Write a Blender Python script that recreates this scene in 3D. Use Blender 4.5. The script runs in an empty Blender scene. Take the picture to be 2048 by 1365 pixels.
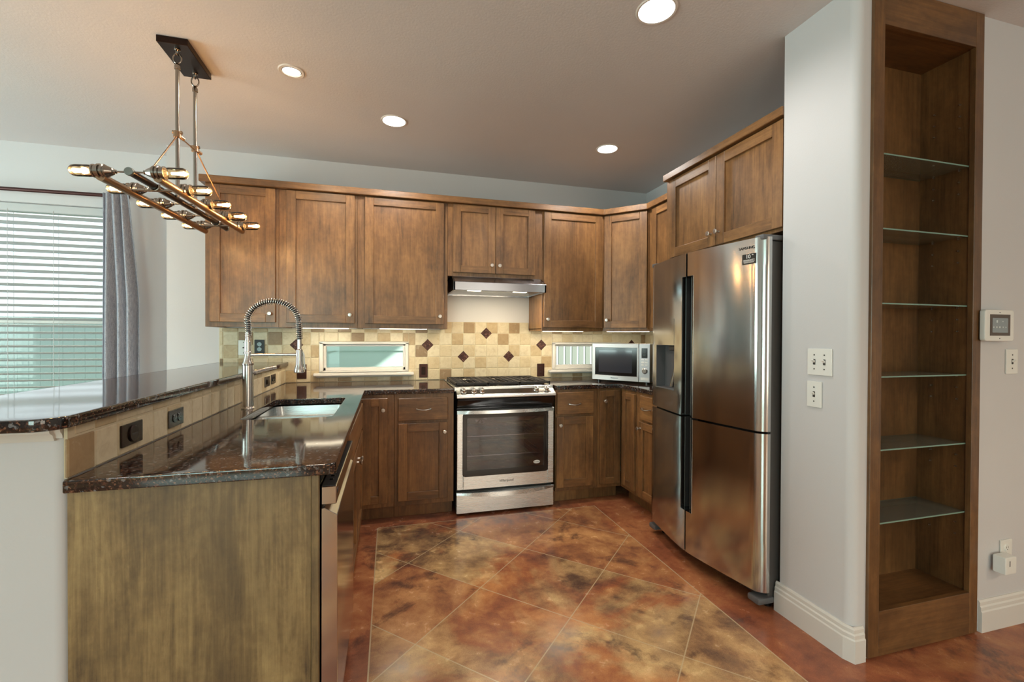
import bpy, bmesh, math, random
from mathutils import Vector, Matrix
PI = math.pi
random.seed(7)
sc = bpy.context.scene
COL = sc.collection

# ---------------------------------------------------------------- camera
CAM = (-0.4507, -3.8424, 1.2774)
YAW, PITCH, ROLL, FPX = 0.2671038, -0.0078932, 0.0046317, 892.63
def cam_axes():
    cy, sy, cp, sp = math.cos(YAW), math.sin(YAW), math.cos(PITCH), math.sin(PITCH)
    f = Vector((sy * cp, cy * cp, sp)); r = Vector((cy, -sy, 0)); u = r.cross(f)
    cr, sr = math.cos(ROLL), math.sin(ROLL)
    return cr * r + sr * u, -sr * r + cr * u, f
cd = bpy.data.cameras.new('camera')
cd.sensor_width = 36.0; cd.lens = FPX * 36.0 / 2048.0; cd.clip_start = 0.02; cd.clip_end = 100
cam = bpy.data.objects.new('camera', cd); COL.objects.link(cam)
_r, _u, _f = cam_axes()
cam.matrix_world = Matrix(((_r.x, _u.x, -_f.x, CAM[0]), (_r.y, _u.y, -_f.y, CAM[1]), (_r.z, _u.z, -_f.z, CAM[2]), (0, 0, 0, 1)))
sc.camera = cam

# ---------------------------------------------------------------- view, world, sun, daylight
sc.view_settings.view_transform = 'Standard'
try: sc.view_settings.look = 'None'
except Exception: pass
sc.view_settings.gamma = 1.0
sc.view_settings.use_curve_mapping = False
sc.view_settings.exposure = 0.40
sc.cycles.max_bounces = 10
sc.cycles.diffuse_bounces = 5
sc.cycles.glossy_bounces = 5
sc.cycles.transmission_bounces = 8
sc.cycles.transparent_max_bounces = 16
sc.cycles.caustics_reflective = False
sc.cycles.caustics_refractive = False
sc.cycles.sample_clamp_indirect = 6.0
sc.cycles.use_denoising = True

W = bpy.data.worlds.new('sky'); sc.world = W
W.use_nodes = True
bgn = W.node_tree.nodes['Background']
bgn.inputs[0].default_value = (0.86, 0.95, 1.0, 1)
bgn.inputs[1].default_value = 1.7

SUND = Vector((-0.35, 0.38, -0.86)).normalized()
def lamp(name, kind, loc, energy, color=(1, 1, 1), direction=None, **kw):
    d = bpy.data.lights.new(name, kind); d.energy = energy; d.color = color
    for k, v in kw.items(): setattr(d, k, v)
    o = bpy.data.objects.new(name, d); COL.objects.link(o); o.location = loc
    if direction is not None:
        o.rotation_euler = Vector(direction).to_track_quat('-Z', 'Y').to_euler()
    return o
lamp('sun', 'SUN', (0, 0, 8), 9.0, (1, 0.96, 0.9), SUND, angle=0.02)
DAY = (0.86, 0.95, 1.0)
# added fill spots behind the camera, raising ambient; the last warms the right wall
for _x, _y, _c in ((-2.8, -5.6, (1, .95, .88)), (0.2, -5.6, (1, .95, .88)), (2.8, -5.2, (1, .78, .48))):
    lamp('added_fill_spot', 'SPOT', (_x, _y, 2.64), 65, _c, (0, 0, -1), spot_size=math.radians(150), spot_blend=.7, shadow_soft_size=.07)
# daylight entering by the left living room window behind the camera and the patio door on the left
lamp('daylight_rear_left', 'AREA', (-2.6, -7.93, 1.45), 70, (0.62, 1.0, 0.90), (0, 1, 0), shape='RECTANGLE', size=1.9, size_y=1.9)
lamp('warm_fill_rear_right', 'AREA', (1.6, -7.93, 1.45), 26, (1.0, 0.78, 0.46), (0, 1, 0), shape='RECTANGLE', size=1.9, size_y=1.9)  # warm fill at the right rear window, tinted to turn the right wall beige
lamp('daylight_patio', 'AREA', (-5.13, -2.0, 1.15), 105, (0.74, 1.0, 0.93), (1, 0, 0), shape='RECTANGLE', size=2.2, size_y=2.0)

# ---------------------------------------------------------------- mesh builder
class MB:
    def __init__(s): s.bm = bmesh.new()
    def _add(s, t, mi):
        for f in t.faces: f.material_index = mi
        me = bpy.data.meshes.new('tmp'); t.to_mesh(me); t.free()
        s.bm.from_mesh(me); bpy.data.meshes.remove(me)
    def box(s, x0, x1, y0, y1, z0, z1, bev=0.0, mi=0, seg=1):
        if x1 < x0: x0, x1 = x1, x0
        if y1 < y0: y0, y1 = y1, y0
        if z1 < z0: z0, z1 = z1, z0
        t = bmesh.new()
        bmesh.ops.create_cube(t, size=1.0)
        for v in t.verts:
            v.co = Vector(((x0 + x1) / 2 + v.co.x * (x1 - x0), (y0 + y1) / 2 + v.co.y * (y1 - y0), (z0 + z1) / 2 + v.co.z * (z1 - z0)))
        if bev > 0:
            bmesh.ops.bevel(t, geom=list(t.edges), offset=min(bev, 0.45 * min(x1 - x0, y1 - y0, z1 - z0)), segments=seg, affect='EDGES', profile=0.5)
        s._add(t, mi); return s
    def prism(s, pts, a0, a1, axis='z', bev=0.0, mi=0, seg=1):
        t = bmesh.new()
        def mk(p, a):
            if axis == 'z': return (p[0], p[1], a)
            if axis == 'y': return (p[0], a, p[1])
            return (a, p[0], p[1])
        lo = [t.verts.new(mk(p, a0)) for p in pts]; hi = [t.verts.new(mk(p, a1)) for p in pts]
        n = len(pts)
        t.faces.new(lo); t.faces.new(hi)
        for i in range(n): t.faces.new((lo[i], lo[(i + 1) % n], hi[(i + 1) % n], hi[i]))
        bmesh.ops.recalc_face_normals(t, faces=list(t.faces))
        if bev > 0:
            ed = [e for e in t.edges if len(e.link_faces) == 2 and e.calc_face_angle(0) > 0.6]
            bmesh.ops.bevel(t, geom=ed, offset=bev, segments=seg, affect='EDGES', profile=0.5)
        s._add(t, mi); return s
    def lathe(s, prof, c, axis=(0, 0, 1), n=24, mi=0):
        """prof: list of (radius, distance along axis) from c"""
        ax = Vector(axis).normalized(); c = Vector(c)
        a = ax.orthogonal().normalized(); b = ax.cross(a)
        t = bmesh.new(); rings = []
        for r, h in prof:
            if r < 1e-6: rings.append([t.verts.new(c + ax * h)])
            else: rings.append([t.verts.new(c + ax * h + (a * math.cos(2 * PI * i / n) + b * math.sin(2 * PI * i / n)) * r) for i in range(n)])
        for p, q in zip(rings, rings[1:]):
            for i in range(n):
                j = (i + 1) % n
                if len(p) == 1 and len(q) == 1: continue
                if len(p) == 1: t.faces.new((p[0], q[i], q[j]))
                elif len(q) == 1: t.faces.new((p[i], p[j], q[0]))
                else: t.faces.new((p[i], p[j], q[j], q[i]))
        if len(rings[0]) > 1: t.faces.new(rings[0])
        if len(rings[-1]) > 1: t.faces.new(rings[-1])
        bmesh.ops.recalc_face_normals(t, faces=list(t.faces))
        s._add(t, mi); return s
    def cyl(s, p0, p1, r, n=20, mi=0, r1=None):
        p0, p1 = Vector(p0), Vector(p1)
        return s.lathe([(r, 0), (r if r1 is None else r1, (p1 - p0).length)], p0, p1 - p0, n, mi)
    def tube(s, path, r, n=10, mi=0, closed=False, cap=True):
        P = [Vector(p) for p in path]; m = len(P); t = bmesh.new(); rings = []
        prev = None
        for i in range(m):
            if closed: d = P[(i + 1) % m] - P[i - 1]
            else: d = P[min(i + 1, m - 1)] - P[max(i - 1, 0)]
            d.normalize()
            if prev is None: a = d.orthogonal().normalized()
            else:
                a = prev - d * prev.dot(d)
                a = a.normalized() if a.length > 1e-6 else d.orthogonal().normalized()
            prev = a; b = d.cross(a)
            rr = r[i] if isinstance(r, (list, tuple)) else r
            rings.append([t.verts.new(P[i] + (a * math.cos(2 * PI * k / n) + b * math.sin(2 * PI * k / n)) * rr) for k in range(n)])
        for i in range(m if closed else m - 1):
            p, q = rings[i], rings[(i + 1) % m]
            for k in range(n): t.faces.new((p[k], p[(k + 1) % n], q[(k + 1) % n], q[k]))
        if not closed and cap: t.faces.new(rings[0]); t.faces.new(rings[-1])
        bmesh.ops.recalc_face_normals(t, faces=list(t.faces))
        s._add(t, mi); return s
    def grid(s, fn, nu, nv, mi=0):
        t = bmesh.new()
        V = [[t.verts.new(fn(i / nu, j / nv)) for j in range(nv + 1)] for i in range(nu + 1)]
        for i in range(nu):
            for j in range(nv): t.faces.new((V[i][j], V[i + 1][j], V[i + 1][j + 1], V[i][j + 1]))
        s._add(t, mi); return s
    def slab(s, outer, holes, z0, z1, bev=0.004, mi=0):
        """flat slab with holes; top rim eased"""
        t = bmesh.new(); loops = []
        for L in [outer] + holes:
            vs = [t.verts.new((p[0], p[1], z1)) for p in L]
            loops.append([t.edges.new((vs[i], vs[(i + 1) % len(vs)])) for i in range(len(vs))])
        bmesh.ops.triangle_fill(t, edges=[e for l in loops for e in l], use_beauty=True)
        top = list(t.faces)
        for f in top:
            if f.normal.z < 0: f.normal_flip()
        g = bmesh.ops.extrude_face_region(t, geom=top)
        for e in g['geom']:
            if isinstance(e, bmesh.types.BMVert): e.co.z = z0
        bmesh.ops.recalc_face_normals(t, faces=list(t.faces))
        if bev > 0:
            ed = [e for e in t.edges if len(e.link_faces) == 2 and e.calc_face_angle(0) > 1.2]
            bmesh.ops.bevel(t, geom=ed, offset=bev, segments=2, affect='EDGES', profile=0.5)
        s._add(t, mi); return s
    def xf(s, M):
        bmesh.ops.transform(s.bm, matrix=M, verts=list(s.bm.verts)); return s

FR = {}
def frame(loc, rotz): return Matrix.Translation(Vector(loc)) @ Matrix.Rotation(rotz, 4, 'Z')
def tagp(o, label=None, cat=None, group=None, kind=None):
    if label: o['label'] = label
    if cat: o['category'] = cat
    if group: o['group'] = group
    if kind: o['kind'] = kind
    return o
def thing(name, label, cat, loc=(0, 0, 0), rotz=0.0, group=None):
    o = bpy.data.objects.new(name, None); COL.objects.link(o)
    o.empty_display_size = 0.05
    o.location = loc; o.rotation_euler = (0, 0, rotz); FR[o.name] = frame(loc, rotz)
    return tagp(o, label, cat, group)
def obj(name, mb, mats, parent=None, local=False, loc=(0, 0, 0), smooth=35, label=None):
    """link a builder as ONE mesh object. World coordinates unless local."""
    M = FR[parent.name] if parent is not None else frame(loc, 0)
    if not local: mb.xf(M.inverted())
    me = bpy.data.meshes.new(name); mb.bm.to_mesh(me); mb.bm.free()
    for m in (mats if isinstance(mats, (list, tuple)) else [mats]): me.materials.append(m)
    if smooth:
        me.shade_smooth(); me.set_sharp_from_angle(angle=math.radians(smooth))
    o = bpy.data.objects.new(name, me); COL.objects.link(o)
    if smooth:
        wn = o.modifiers.new('even_shading', 'WEIGHTED_NORMAL'); wn.keep_sharp = True
    if parent is not None: o.parent = parent
    else: o.location = loc
    FR[o.name] = M
    if label: o['label'] = label
    return o
def struct(name, mb, m, smooth=35, parent=None):
    o = obj(name, mb, m, parent, smooth=smooth)
    if parent is None: o['kind'] = 'structure'
    return o
def dup(root, loc, rotz=None, label=None, group=None):
    r = root.copy(); COL.objects.link(r); r.location = loc
    if rotz is not None: r.rotation_euler = (0, 0, rotz)
    if label: r['label'] = label
    if group: r['group'] = group
    FR[r.name] = frame(loc, r.rotation_euler.z)
    for ch in list(root.children):
        c = ch.copy(); COL.objects.link(c); c.parent = r
        for g in list(ch.children):
            d = g.copy(); COL.objects.link(d); d.parent = c
    return r
def text(name, body, size, mat, parent, M, ext=0.0004, sx=1.0):
    """raised lettering as a mesh; M places text plane (x right, y up, z out) in the parent's local frame"""
    cu = bpy.data.curves.new(name, 'FONT'); cu.body = body; cu.size = size; cu.extrude = ext
    cu.align_x = 'CENTER'; cu.align_y = 'CENTER'
    t = bpy.data.objects.new('tmp_text', cu); COL.objects.link(t)
    dg = bpy.context.evaluated_depsgraph_get()
    me = bpy.data.meshes.new_from_object(t.evaluated_get(dg))
    bpy.data.objects.remove(t)
    me.transform(M @ Matrix.Diagonal((sx, 1, 1, 1)))
    me.materials.clear(); me.materials.append(mat)
    o = bpy.data.objects.new(name, me); COL.objects.link(o); o.parent = parent
    return o

# ---------------------------------------------------------------- materials
def lin(r, g, b):
    f = lambda c: (c / 255 / 12.92) if c / 255 <= 0.04045 else ((c / 255 + 0.055) / 1.055) ** 2.4
    return (f(r), f(g), f(b), 1)
def newmat(name):
    m = bpy.data.materials.new(name); m.use_nodes = True
    nt = m.node_tree; nt.nodes.clear()
    out = nt.nodes.new('ShaderNodeOutputMaterial'); p = nt.nodes.new('ShaderNodeBsdfPrincipled')
    nt.links.new(p.outputs[0], out.inputs[0])
    return m, nt, p
def node(nt, t, **kw):
    n = nt.nodes.new(t)
    for k, v in kw.items():
        if k.startswith('i_'):
            key = k[2:]
            n.inputs[int(key) if key.isdigit() else key].default_value = v
        else: setattr(n, k, v)
    return n
def ramp(nt, fac, stops):
    r = nt.nodes.new('ShaderNodeValToRGB'); el = r.color_ramp.elements
    while len(el) < len(stops): el.new(0.5)
    for e, (p, c) in zip(el, stops): e.position = p; e.color = c
    nt.links.new(fac, r.inputs[0]); return r.outputs[0]
def coords(nt, scale=(1, 1, 1), rnd=True):
    tc = node(nt, 'ShaderNodeTexCoord'); src = tc.outputs['Object']
    if rnd:
        oi = node(nt, 'ShaderNodeObjectInfo')
        mul = node(nt, 'ShaderNodeMath', operation='MULTIPLY', i_1=37.0)
        nt.links.new(oi.outputs['Random'], mul.inputs[0])
        ad = node(nt, 'ShaderNodeVectorMath', operation='ADD')
        nt.links.new(src, ad.inputs[0]); nt.links.new(mul.outputs[0], ad.inputs[1]); src = ad.outputs[0]
    if scale != (1, 1, 1):
        sm = node(nt, 'ShaderNodeVectorMath', operation='MULTIPLY'); sm.inputs[1].default_value = scale
        nt.links.new(src, sm.inputs[0]); src = sm.outputs[0]
    return src
def noise(nt, vec, scale, detail=4, rough=0.55, dist=0.0):
    n = node(nt, 'ShaderNodeTexNoise'); n.inputs['Scale'].default_value = scale; n.inputs['Detail'].default_value = detail
    n.inputs['Roughness'].default_value = rough; n.inputs['Distortion'].default_value = dist
    nt.links.new(vec, n.inputs['Vector']); return n.outputs[0]
def mix(nt, fac, a, b, mode='MIX'):
    m = node(nt, 'ShaderNodeMix', data_type='RGBA', blend_type=mode)
    for s, i in ((fac, 0), (a, 6), (b, 7)):
        if isinstance(s, (int, float)): m.inputs[i].default_value = s
        elif isinstance(s, tuple): m.inputs[i].default_value = s
        else: nt.links.new(s, m.inputs[i])
    return m.outputs[2]
def bump(nt, p, h, strength=0.2, dist=0.002):
    b = node(nt, 'ShaderNodeBump'); b.inputs['Strength'].default_value = strength; b.inputs['Distance'].default_value = dist
    nt.links.new(h, b.inputs['Height']); nt.links.new(b.outputs[0], p.inputs['Normal'])
def plain(name, c, rough=0.5, metal=0.0, emit=None, es=0.0, coat=0.0, spec=0.5):
    m, nt, p = newmat(name)
    p.inputs['Base Color'].default_value = c if len(c) == 4 else (*c, 1)
    p.inputs['Roughness'].default_value = rough; p.inputs['Metallic'].default_value = metal
    p.inputs['Coat Weight'].default_value = coat; p.inputs['Specular IOR Level'].default_value = spec
    if emit: p.inputs['Emission Color'].default_value = (*emit[:3], 1); p.inputs['Emission Strength'].default_value = es
    return m
def wood(name, axis, dark, mid, light, rough=0.36, blotch=0.5):
    m, nt, p = newmat(name)
    g = {'x': (0.12, 1, 1), 'y': (1, 0.12, 1), 'z': (1, 1, 0.12)}[axis]
    c0 = coords(nt); c1 = coords(nt, tuple(0.3 + 0.7 * v for v in g)); c2 = coords(nt, tuple(v if v == 1 else 0.025 for v in g))
    n1 = noise(nt, c1, 5.0, 6, 0.62, 0.5); n2 = noise(nt, c2, 130, 4, 0.65); n3 = noise(nt, coords(nt, g), 26, 6, 0.7, 0.9); n5 = noise(nt, c0, 30, 4, 0.7)
    a = mix(nt, 0.40, n1, n3); a = mix(nt, 0.22, a, n2); a = mix(nt, 0.12, a, n5)
    col = ramp(nt, a, [(0.37, dark), (0.5, mid), (0.63, light)])
    n4 = noise(nt, c1, 2.6, 5, 0.65, 0.4)
    col = mix(nt, ramp(nt, n4, [(0.48, (0, 0, 0, 1)), (0.72, (blotch,) * 3 + (1,))]), col, dark)
    nt.links.new(col, p.inputs['Base Color'])
    p.inputs['Roughness'].default_value = rough
    p.inputs['Coat Weight'].default_value = 0.15; p.inputs['Coat Roughness'].default_value = 0.25
    bump(nt, p, n2, 0.08, 0.001)
    return m
WD, WM, WL = lin(74, 52, 33), lin(124, 87, 53), lin(158, 115, 70)
wood_v = wood('stained_wood_upright', 'z', WD, WM, WL)
wood_h = wood('stained_wood_level', 'x', WD, WM, WL)
wood_y = wood('stained_wood_deep', 'y', WD, WM, WL)
WOOD = [wood_v, wood_h, wood_y]
panel_wood = wood('weathered_panel_wood', 'z', lin(74, 58, 40), lin(130, 106, 70), lin(172, 146, 100), 0.5, 0.75)
shelf_wood = wood('bookcase_wood', 'z', lin(66, 44, 24), lin(104, 72, 42), lin(134, 95, 56), 0.36)
shelf_wood_h = wood('bookcase_wood_level', 'x', lin(66, 44, 24), lin(104, 72, 42), lin(134, 95, 56), 0.36)
dark_gap = plain('dark_recess', lin(22, 18, 15), 0.7)

def wall_mat(name, c, sc_=140, st=0.12):
    m, nt, p = newmat(name)
    v = coords(nt, rnd=False); n = noise(nt, v, sc_, 4, 0.6); big = noise(nt, v, 1.2, 3)
    nt.links.new(mix(nt, ramp(nt, big, [(0.3, (0.95, 0.95, 0.95, 1)), (0.7, (1, 1, 1, 1))]), (0, 0, 0, 1), c, 'MIX'), p.inputs['Base Color'])
    p.inputs['Roughness'].default_value = 0.75
    bump(nt, p, n, st, 0.003)
    return m
m_wall = wall_mat('white_wall_paint', lin(204, 203, 205))
m_ceiling = wall_mat('grey_ceiling_paint', lin(214, 211, 212), 90, 0.25)
m_trim = plain('white_trim_paint', lin(214, 211, 206), 0.4)

# stained concrete with scored lines
def floor_mat():
    m, nt, p = newmat('stained_concrete')
    v = coords(nt, rnd=False)
    n1 = noise(nt, v, 2.1, 7, 0.62, 0.6); n2 = noise(nt, v, 9, 6, 0.65, 0.3); n3 = noise(nt, v, 1.3, 5, 0.6, 0.8); n4 = noise(nt, v, 60, 4, 0.7)
    n5 = noise(nt, v, 240, 3, 0.7); n6 = noise(nt, v, 1.7, 8, 0.66, 1.2)
    a = mix(nt, 0.35, n1, n2); a = mix(nt, 0.14, a, n5)
    ochre = ramp(nt, a, [(0.36, lin(84, 64, 56)), (0.45, lin(140, 106, 76)), (0.52, lin(180, 142, 98)), (0.63, lin(226, 190, 136))])
    rust = ramp(nt, a, [(0.36, lin(84, 52, 52)), (0.48, lin(150, 86, 58)), (0.6, lin(194, 128, 78))])
    f = ramp(nt, n3, [(0.46, (0, 0, 0, 1)), (0.56, (1, 1, 1, 1))])
    inner = mix(nt, f, ochre, rust)
    sep = node(nt, 'ShaderNodeSeparateXYZ'); nt.links.new(v, sep.inputs[0])
    X, Y = sep.outputs[0], sep.outputs[1]
    def M(op, a_, b_=None):
        n = node(nt, 'ShaderNodeMath', operation=op)
        for i, q in enumerate((a_, b_)):
            if q is None: continue
            if isinstance(q, (int, float)): n.inputs[i].default_value = q
            else: nt.links.new(q, n.inputs[i])
        return n.outputs[0]
    def near(val, w=0.003):      # 1 close to zero
        return M('LESS_THAN', M('ABSOLUTE', val), w)
    inx = M('MULTIPLY', M('GREATER_THAN', X, -0.527), M('LESS_THAN', X, 1.052))
    iny = M('LESS_THAN', Y, -0.745)
    inside = M('MULTIPLY', inx, iny)
    def periodic(e, off, per):
        q = M('SUBTRACT', e, off)
        return M('SUBTRACT', M('MODULO', M('ADD', q, per * 100.5), per), per / 2)
    d1 = near(periodic(M('SUBTRACT', X, Y), 0.92, 0.6935), 0.0035)
    d2 = near(periodic(M('ADD', X, Y), -0.242, 0.688), 0.0035)
    diag = M('MULTIPLY', M('MAXIMUM', d1, d2), inside)
    e1 = M('MULTIPLY', near(M('SUBTRACT', X, -0.527)), M('LESS_THAN', Y, -0.742))
    e2 = M('MULTIPLY', near(M('SUBTRACT', X, 1.052)), M('LESS_THAN', Y, -0.742))
    e3 = M('MULTIPLY', near(M('SUBTRACT', Y, -0.745)), inx)
    line = M('MAXIMUM', diag, M('MAXIMUM', e1, M('MAXIMUM', e2, e3)))
    border = ramp(nt, a, [(0.36, lin(96, 50, 42)), (0.5, lin(146, 80, 54)), (0.64, lin(186, 120, 78))])
    # each scored square was stained to its own strength
    fx = M('FLOOR', M('DIVIDE', M('SUBTRACT', M('SUBTRACT', X, Y), 0.92), 0.6935)); fy = M('FLOOR', M('DIVIDE', M('SUBTRACT', M('ADD', X, Y), -0.242), 0.688))
    cmb = node(nt, 'ShaderNodeCombineXYZ'); nt.links.new(fx, cmb.inputs[0]); nt.links.new(fy, cmb.inputs[1])
    wn = node(nt, 'ShaderNodeTexWhiteNoise', noise_dimensions='2D'); nt.links.new(cmb.outputs[0], wn.inputs['Vector'])
    inner = mix(nt, M('MULTIPLY', ramp(nt, wn.outputs[0], [(0.42, (0, 0, 0, 1)), (0.55, (1, 1, 1, 1))]), 0.75), inner, rust)
    outside_room = M('LESS_THAN', Y, -2.9)
    col = mix(nt, M('MAXIMUM', inside, outside_room), border, inner)
    dk = ramp(nt, mix(nt, 0.25, n6, n2), [(0.39, (1, 1, 1, 1)), (0.46, (0, 0, 0, 1))])
    col = mix(nt, M('MULTIPLY', dk, 0.72), col, lin(74, 52, 48))
    col = mix(nt, M('MULTIPLY', ramp(nt, n4, [(0.62, (0, 0, 0, 1)), (0.74, (1, 1, 1, 1))]), 0.25), col, lin(170, 128, 84))
    col = mix(nt, M('MULTIPLY', line, 0.75), col, lin(190, 168, 134))
    hs = node(nt, 'ShaderNodeHueSaturation'); hs.inputs['Saturation'].default_value = 0.97; hs.inputs['Value'].default_value = 1.08; hs.inputs['Hue'].default_value = 0.506
    nt.links.new(col, hs.inputs['Color']); nt.links.new(hs.outputs[0], p.inputs['Base Color'])
    nt.links.new(ramp(nt, n2, [(0.3, (0.16,) * 3 + (1,)), (0.7, (0.3,) * 3 + (1,))]), p.inputs['Roughness'])
    bump(nt, p, M('SUBTRACT', M('MULTIPLY', n4, 0.05), line), 0.25, 0.002)
    return m
m_floor = floor_mat()

def granite():
    m, nt, p = newmat('brown_granite')
    v = coords(nt, rnd=False)
    vo = node(nt, 'ShaderNodeTexVoronoi'); vo.inputs['Scale'].default_value = 260; nt.links.new(v, vo.inputs['Vector'])
    vo2 = node(nt, 'ShaderNodeTexVoronoi'); vo2.inputs['Scale'].default_value = 120; nt.links.new(v, vo2.inputs['Vector'])
    n = noise(nt, v, 60, 6, 0.75, 0.4)
    s1 = node(nt, 'ShaderNodeSeparateColor'); nt.links.new(vo.outputs['Color'], s1.inputs[0])
    s2 = node(nt, 'ShaderNodeSeparateColor'); nt.links.new(vo2.outputs['Color'], s2.inputs[0])
    base = ramp(nt, n, [(0.38, lin(18, 18, 20)), (0.52, lin(40, 30, 28)), (0.62, lin(82, 50, 38)), (0.74, lin(112, 72, 54))])
    c = mix(nt, ramp(nt, s1.outputs[0], [(0.84, (0, 0, 0, 1)), (0.92, (0.8,) * 3 + (1,))]), base, lin(128, 92, 72))
    c = mix(nt, ramp(nt, s2.outputs[1], [(0.9, (0, 0, 0, 1)), (0.95, (0.75,) * 3 + (1,))]), c, lin(120, 122, 126))
    c = mix(nt, ramp(nt, s1.outputs[2], [(0.7, (0, 0, 0, 1)), (0.8, (0.8,) * 3 + (1,))]), c, lin(14, 13, 14))
    nt.links.new(c, p.inputs['Base Color'])
    p.inputs['Roughness'].default_value = 0.07
    p.inputs['IOR'].default_value = 1.62
    return m
m_granite = granite()

TX0, TZ0, TP = 0.0605, 0.9045, 0.1016
def tile_mat(name, mode):
    m, nt, p = newmat(name)
    tc = node(nt, 'ShaderNodeTexCoord'); v = tc.outputs['Object']
    at = node(nt, 'ShaderNodeAttribute', attribute_name='tile'); s = node(nt, 'ShaderNodeSeparateColor'); nt.links.new(at.outputs['Color'], s.inputs[0])
    n1 = noise(nt, v, 22, 6, 0.65, 0.8); n2 = noise(nt, v, 90, 4, 0.7)
    base = ramp(nt, s.outputs[0], [(0.0, lin(208, 196, 168)), (0.3, lin(194, 176, 142)), (0.5, lin(178, 156, 120)), (0.75, lin(156, 130, 96)), (1.0, lin(126, 104, 80))])
    c = mix(nt, ramp(nt, n1, [(0.46, (0, 0, 0, 1)), (0.72, (0.30,) * 3 + (1,))]), base, lin(176, 146, 108), 'MULTIPLY')
    c = mix(nt, ramp(nt, n1, [(0.25, (0.3,) * 3 + (1,)), (0.42, (0, 0, 0, 1))]), c, lin(228, 218, 194))
    nt.links.new(c, p.inputs['Base Color']); p.inputs['Roughness'].default_value = 0.42
    bump(nt, p, mix(nt, 0.4, n1, n2), 0.25, 0.002)
    return m
m_tile = tile_mat('tumbled_travertine', 0)
m_grout = plain('sand_grout', lin(200, 188, 160), 0.85)
def bronze_tile():
    m, nt, p = newmat('bronze_accent')
    v = coords(nt, rnd=True); n = noise(nt, v, 70, 3, 0.6, 1.5)
    nt.links.new(ramp(nt, n, [(0.35, lin(44, 26, 24)), (0.55, lin(82, 52, 46)), (0.7, lin(140, 104, 92))]), p.inputs['Base Color'])
    p.inputs['Metallic'].default_value = 0.6; p.inputs['Roughness'].default_value = 0.35
    bump(nt, p, n, 0.9, 0.004); return m
m_bronze_tile = bronze_tile()

def steel(name, c=(0.66, 0.69, 0.70), rough=0.27, axis='x', aniso=0.0, amt=0.02):
    m, nt, p = newmat(name)
    g = {'x': (0.004, 1, 1), 'y': (1, 0.004, 1), 'z': (1, 1, 0.004)}[axis]
    n = noise(nt, coords(nt, g), 700, 1, 0.5)
    p.inputs['Base Color'].default_value = (*c, 1); p.inputs['Metallic'].default_value = 1.0
    nt.links.new(ramp(nt, n, [(0.3, (rough - amt,) * 3 + (1,)), (0.7, (rough + amt,) * 3 + (1,))]), p.inputs['Roughness'])
    # brushed sideways: reflections smear up and down
    tg = node(nt, 'ShaderNodeTangent', direction_type='RADIAL', axis='Z'); nt.links.new(tg.outputs[0], p.inputs['Tangent'])
    p.inputs['Anisotropic'].default_value = 0.75; p.inputs['Anisotropic Rotation'].default_value = 0.25
    return m
m_steel = steel('brushed_steel')
m_fridge = steel('brushed_steel_fridge', (0.53, 0.53, 0.52), 0.14, 'y', 0.0, 0.01)
m_dw = steel('brushed_steel_dishwasher', (0.60, 0.585, 0.57), 0.12, 'y', 0.0, 0.02)
m_chrome = plain('polished_nickel', (0.72, 0.69, 0.66), 0.16, 1.0)
m_nickel = plain('satin_nickel', (0.52, 0.48, 0.44), 0.30, 1.0)
m_black = plain('gloss_black', lin(14, 13, 13), 0.12, spec=0.6)
m_satin_black = plain('satin_black', lin(22, 21, 22), 0.45)
m_iron = plain('matt_cast_iron', lin(36, 33, 31), 0.5)
m_grey = plain('grey_plastic', lin(92, 92, 94), 0.45)
m_greyd = plain('dark_grey_plastic', lin(52, 50, 50), 0.4)
m_white = plain('white_plastic', lin(226, 226, 222), 0.35)
m_off = plain('dark_slot', lin(60, 58, 56), 0.6)  # dark grey for slots, the jack and small indicators
m_bronze = plain('oil_rubbed_bronze', lin(46, 33, 28), 0.3, 0.85)
m_bronze_plate = plain('bronze_plate', lin(70, 44, 38), 0.35, 0.7)
m_chromeplate = plain('dark_polished_plate', lin(92, 88, 86), 0.2, 0.9)
m_pipe = plain('aged_brass_pipe', (0.34, 0.22, 0.14), 0.32, 1.0)
m_silver = plain('antique_silver', (0.30, 0.27, 0.24), 0.24, 1.0)
m_ink = plain('dark_print', lin(40, 38, 40), 0.5)
m_inkw = plain('white_print', lin(230, 230, 230), 0.5)
def clear(name, tint, fres=1.45, rough=0.02, gl=1.0, dust=0.0):
    m = bpy.data.materials.new(name); m.use_nodes = True; nt = m.node_tree; nt.nodes.clear()
    out = nt.nodes.new('ShaderNodeOutputMaterial'); t = node(nt, 'ShaderNodeBsdfTransparent'); g = node(nt, 'ShaderNodeBsdfGlossy'); mx = node(nt, 'ShaderNodeMixShader')
    t.inputs[0].default_value = tint; g.inputs['Roughness'].default_value = rough; g.inputs[0].default_value = (gl, gl, gl, 1)
    f = node(nt, 'ShaderNodeFresnel'); f.inputs[0].default_value = fres
    nt.links.new(f.outputs[0], mx.inputs[0]); nt.links.new(t.outputs[0], mx.inputs[1]); nt.links.new(g.outputs[0], mx.inputs[2]); last = mx.outputs[0]
    if dust:
        d = node(nt, 'ShaderNodeBsdfDiffuse'); d.inputs[0].default_value = (.62, .68, .62, 1); m2 = node(nt, 'ShaderNodeMixShader'); m2.inputs[0].default_value = dust
        nt.links.new(last, m2.inputs[1]); nt.links.new(d.outputs[0], m2.inputs[2]); last = m2.outputs[0]
    nt.links.new(last, out.inputs[0])
    return m
m_pane = clear('window_glass', (0.96, 0.98, 0.97, 1), gl=0.3)
m_shelfglass = clear('shelf_glass', (0.88, 0.94, 0.91, 1), 1.5, dust=0.12)
m_glassedge = plain('green_glass_edge', lin(120, 150, 138), 0.15)
m_bulb = clear('amber_bulb_glass', (1.0, 0.86, 0.66, 1), 1.45)
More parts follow.
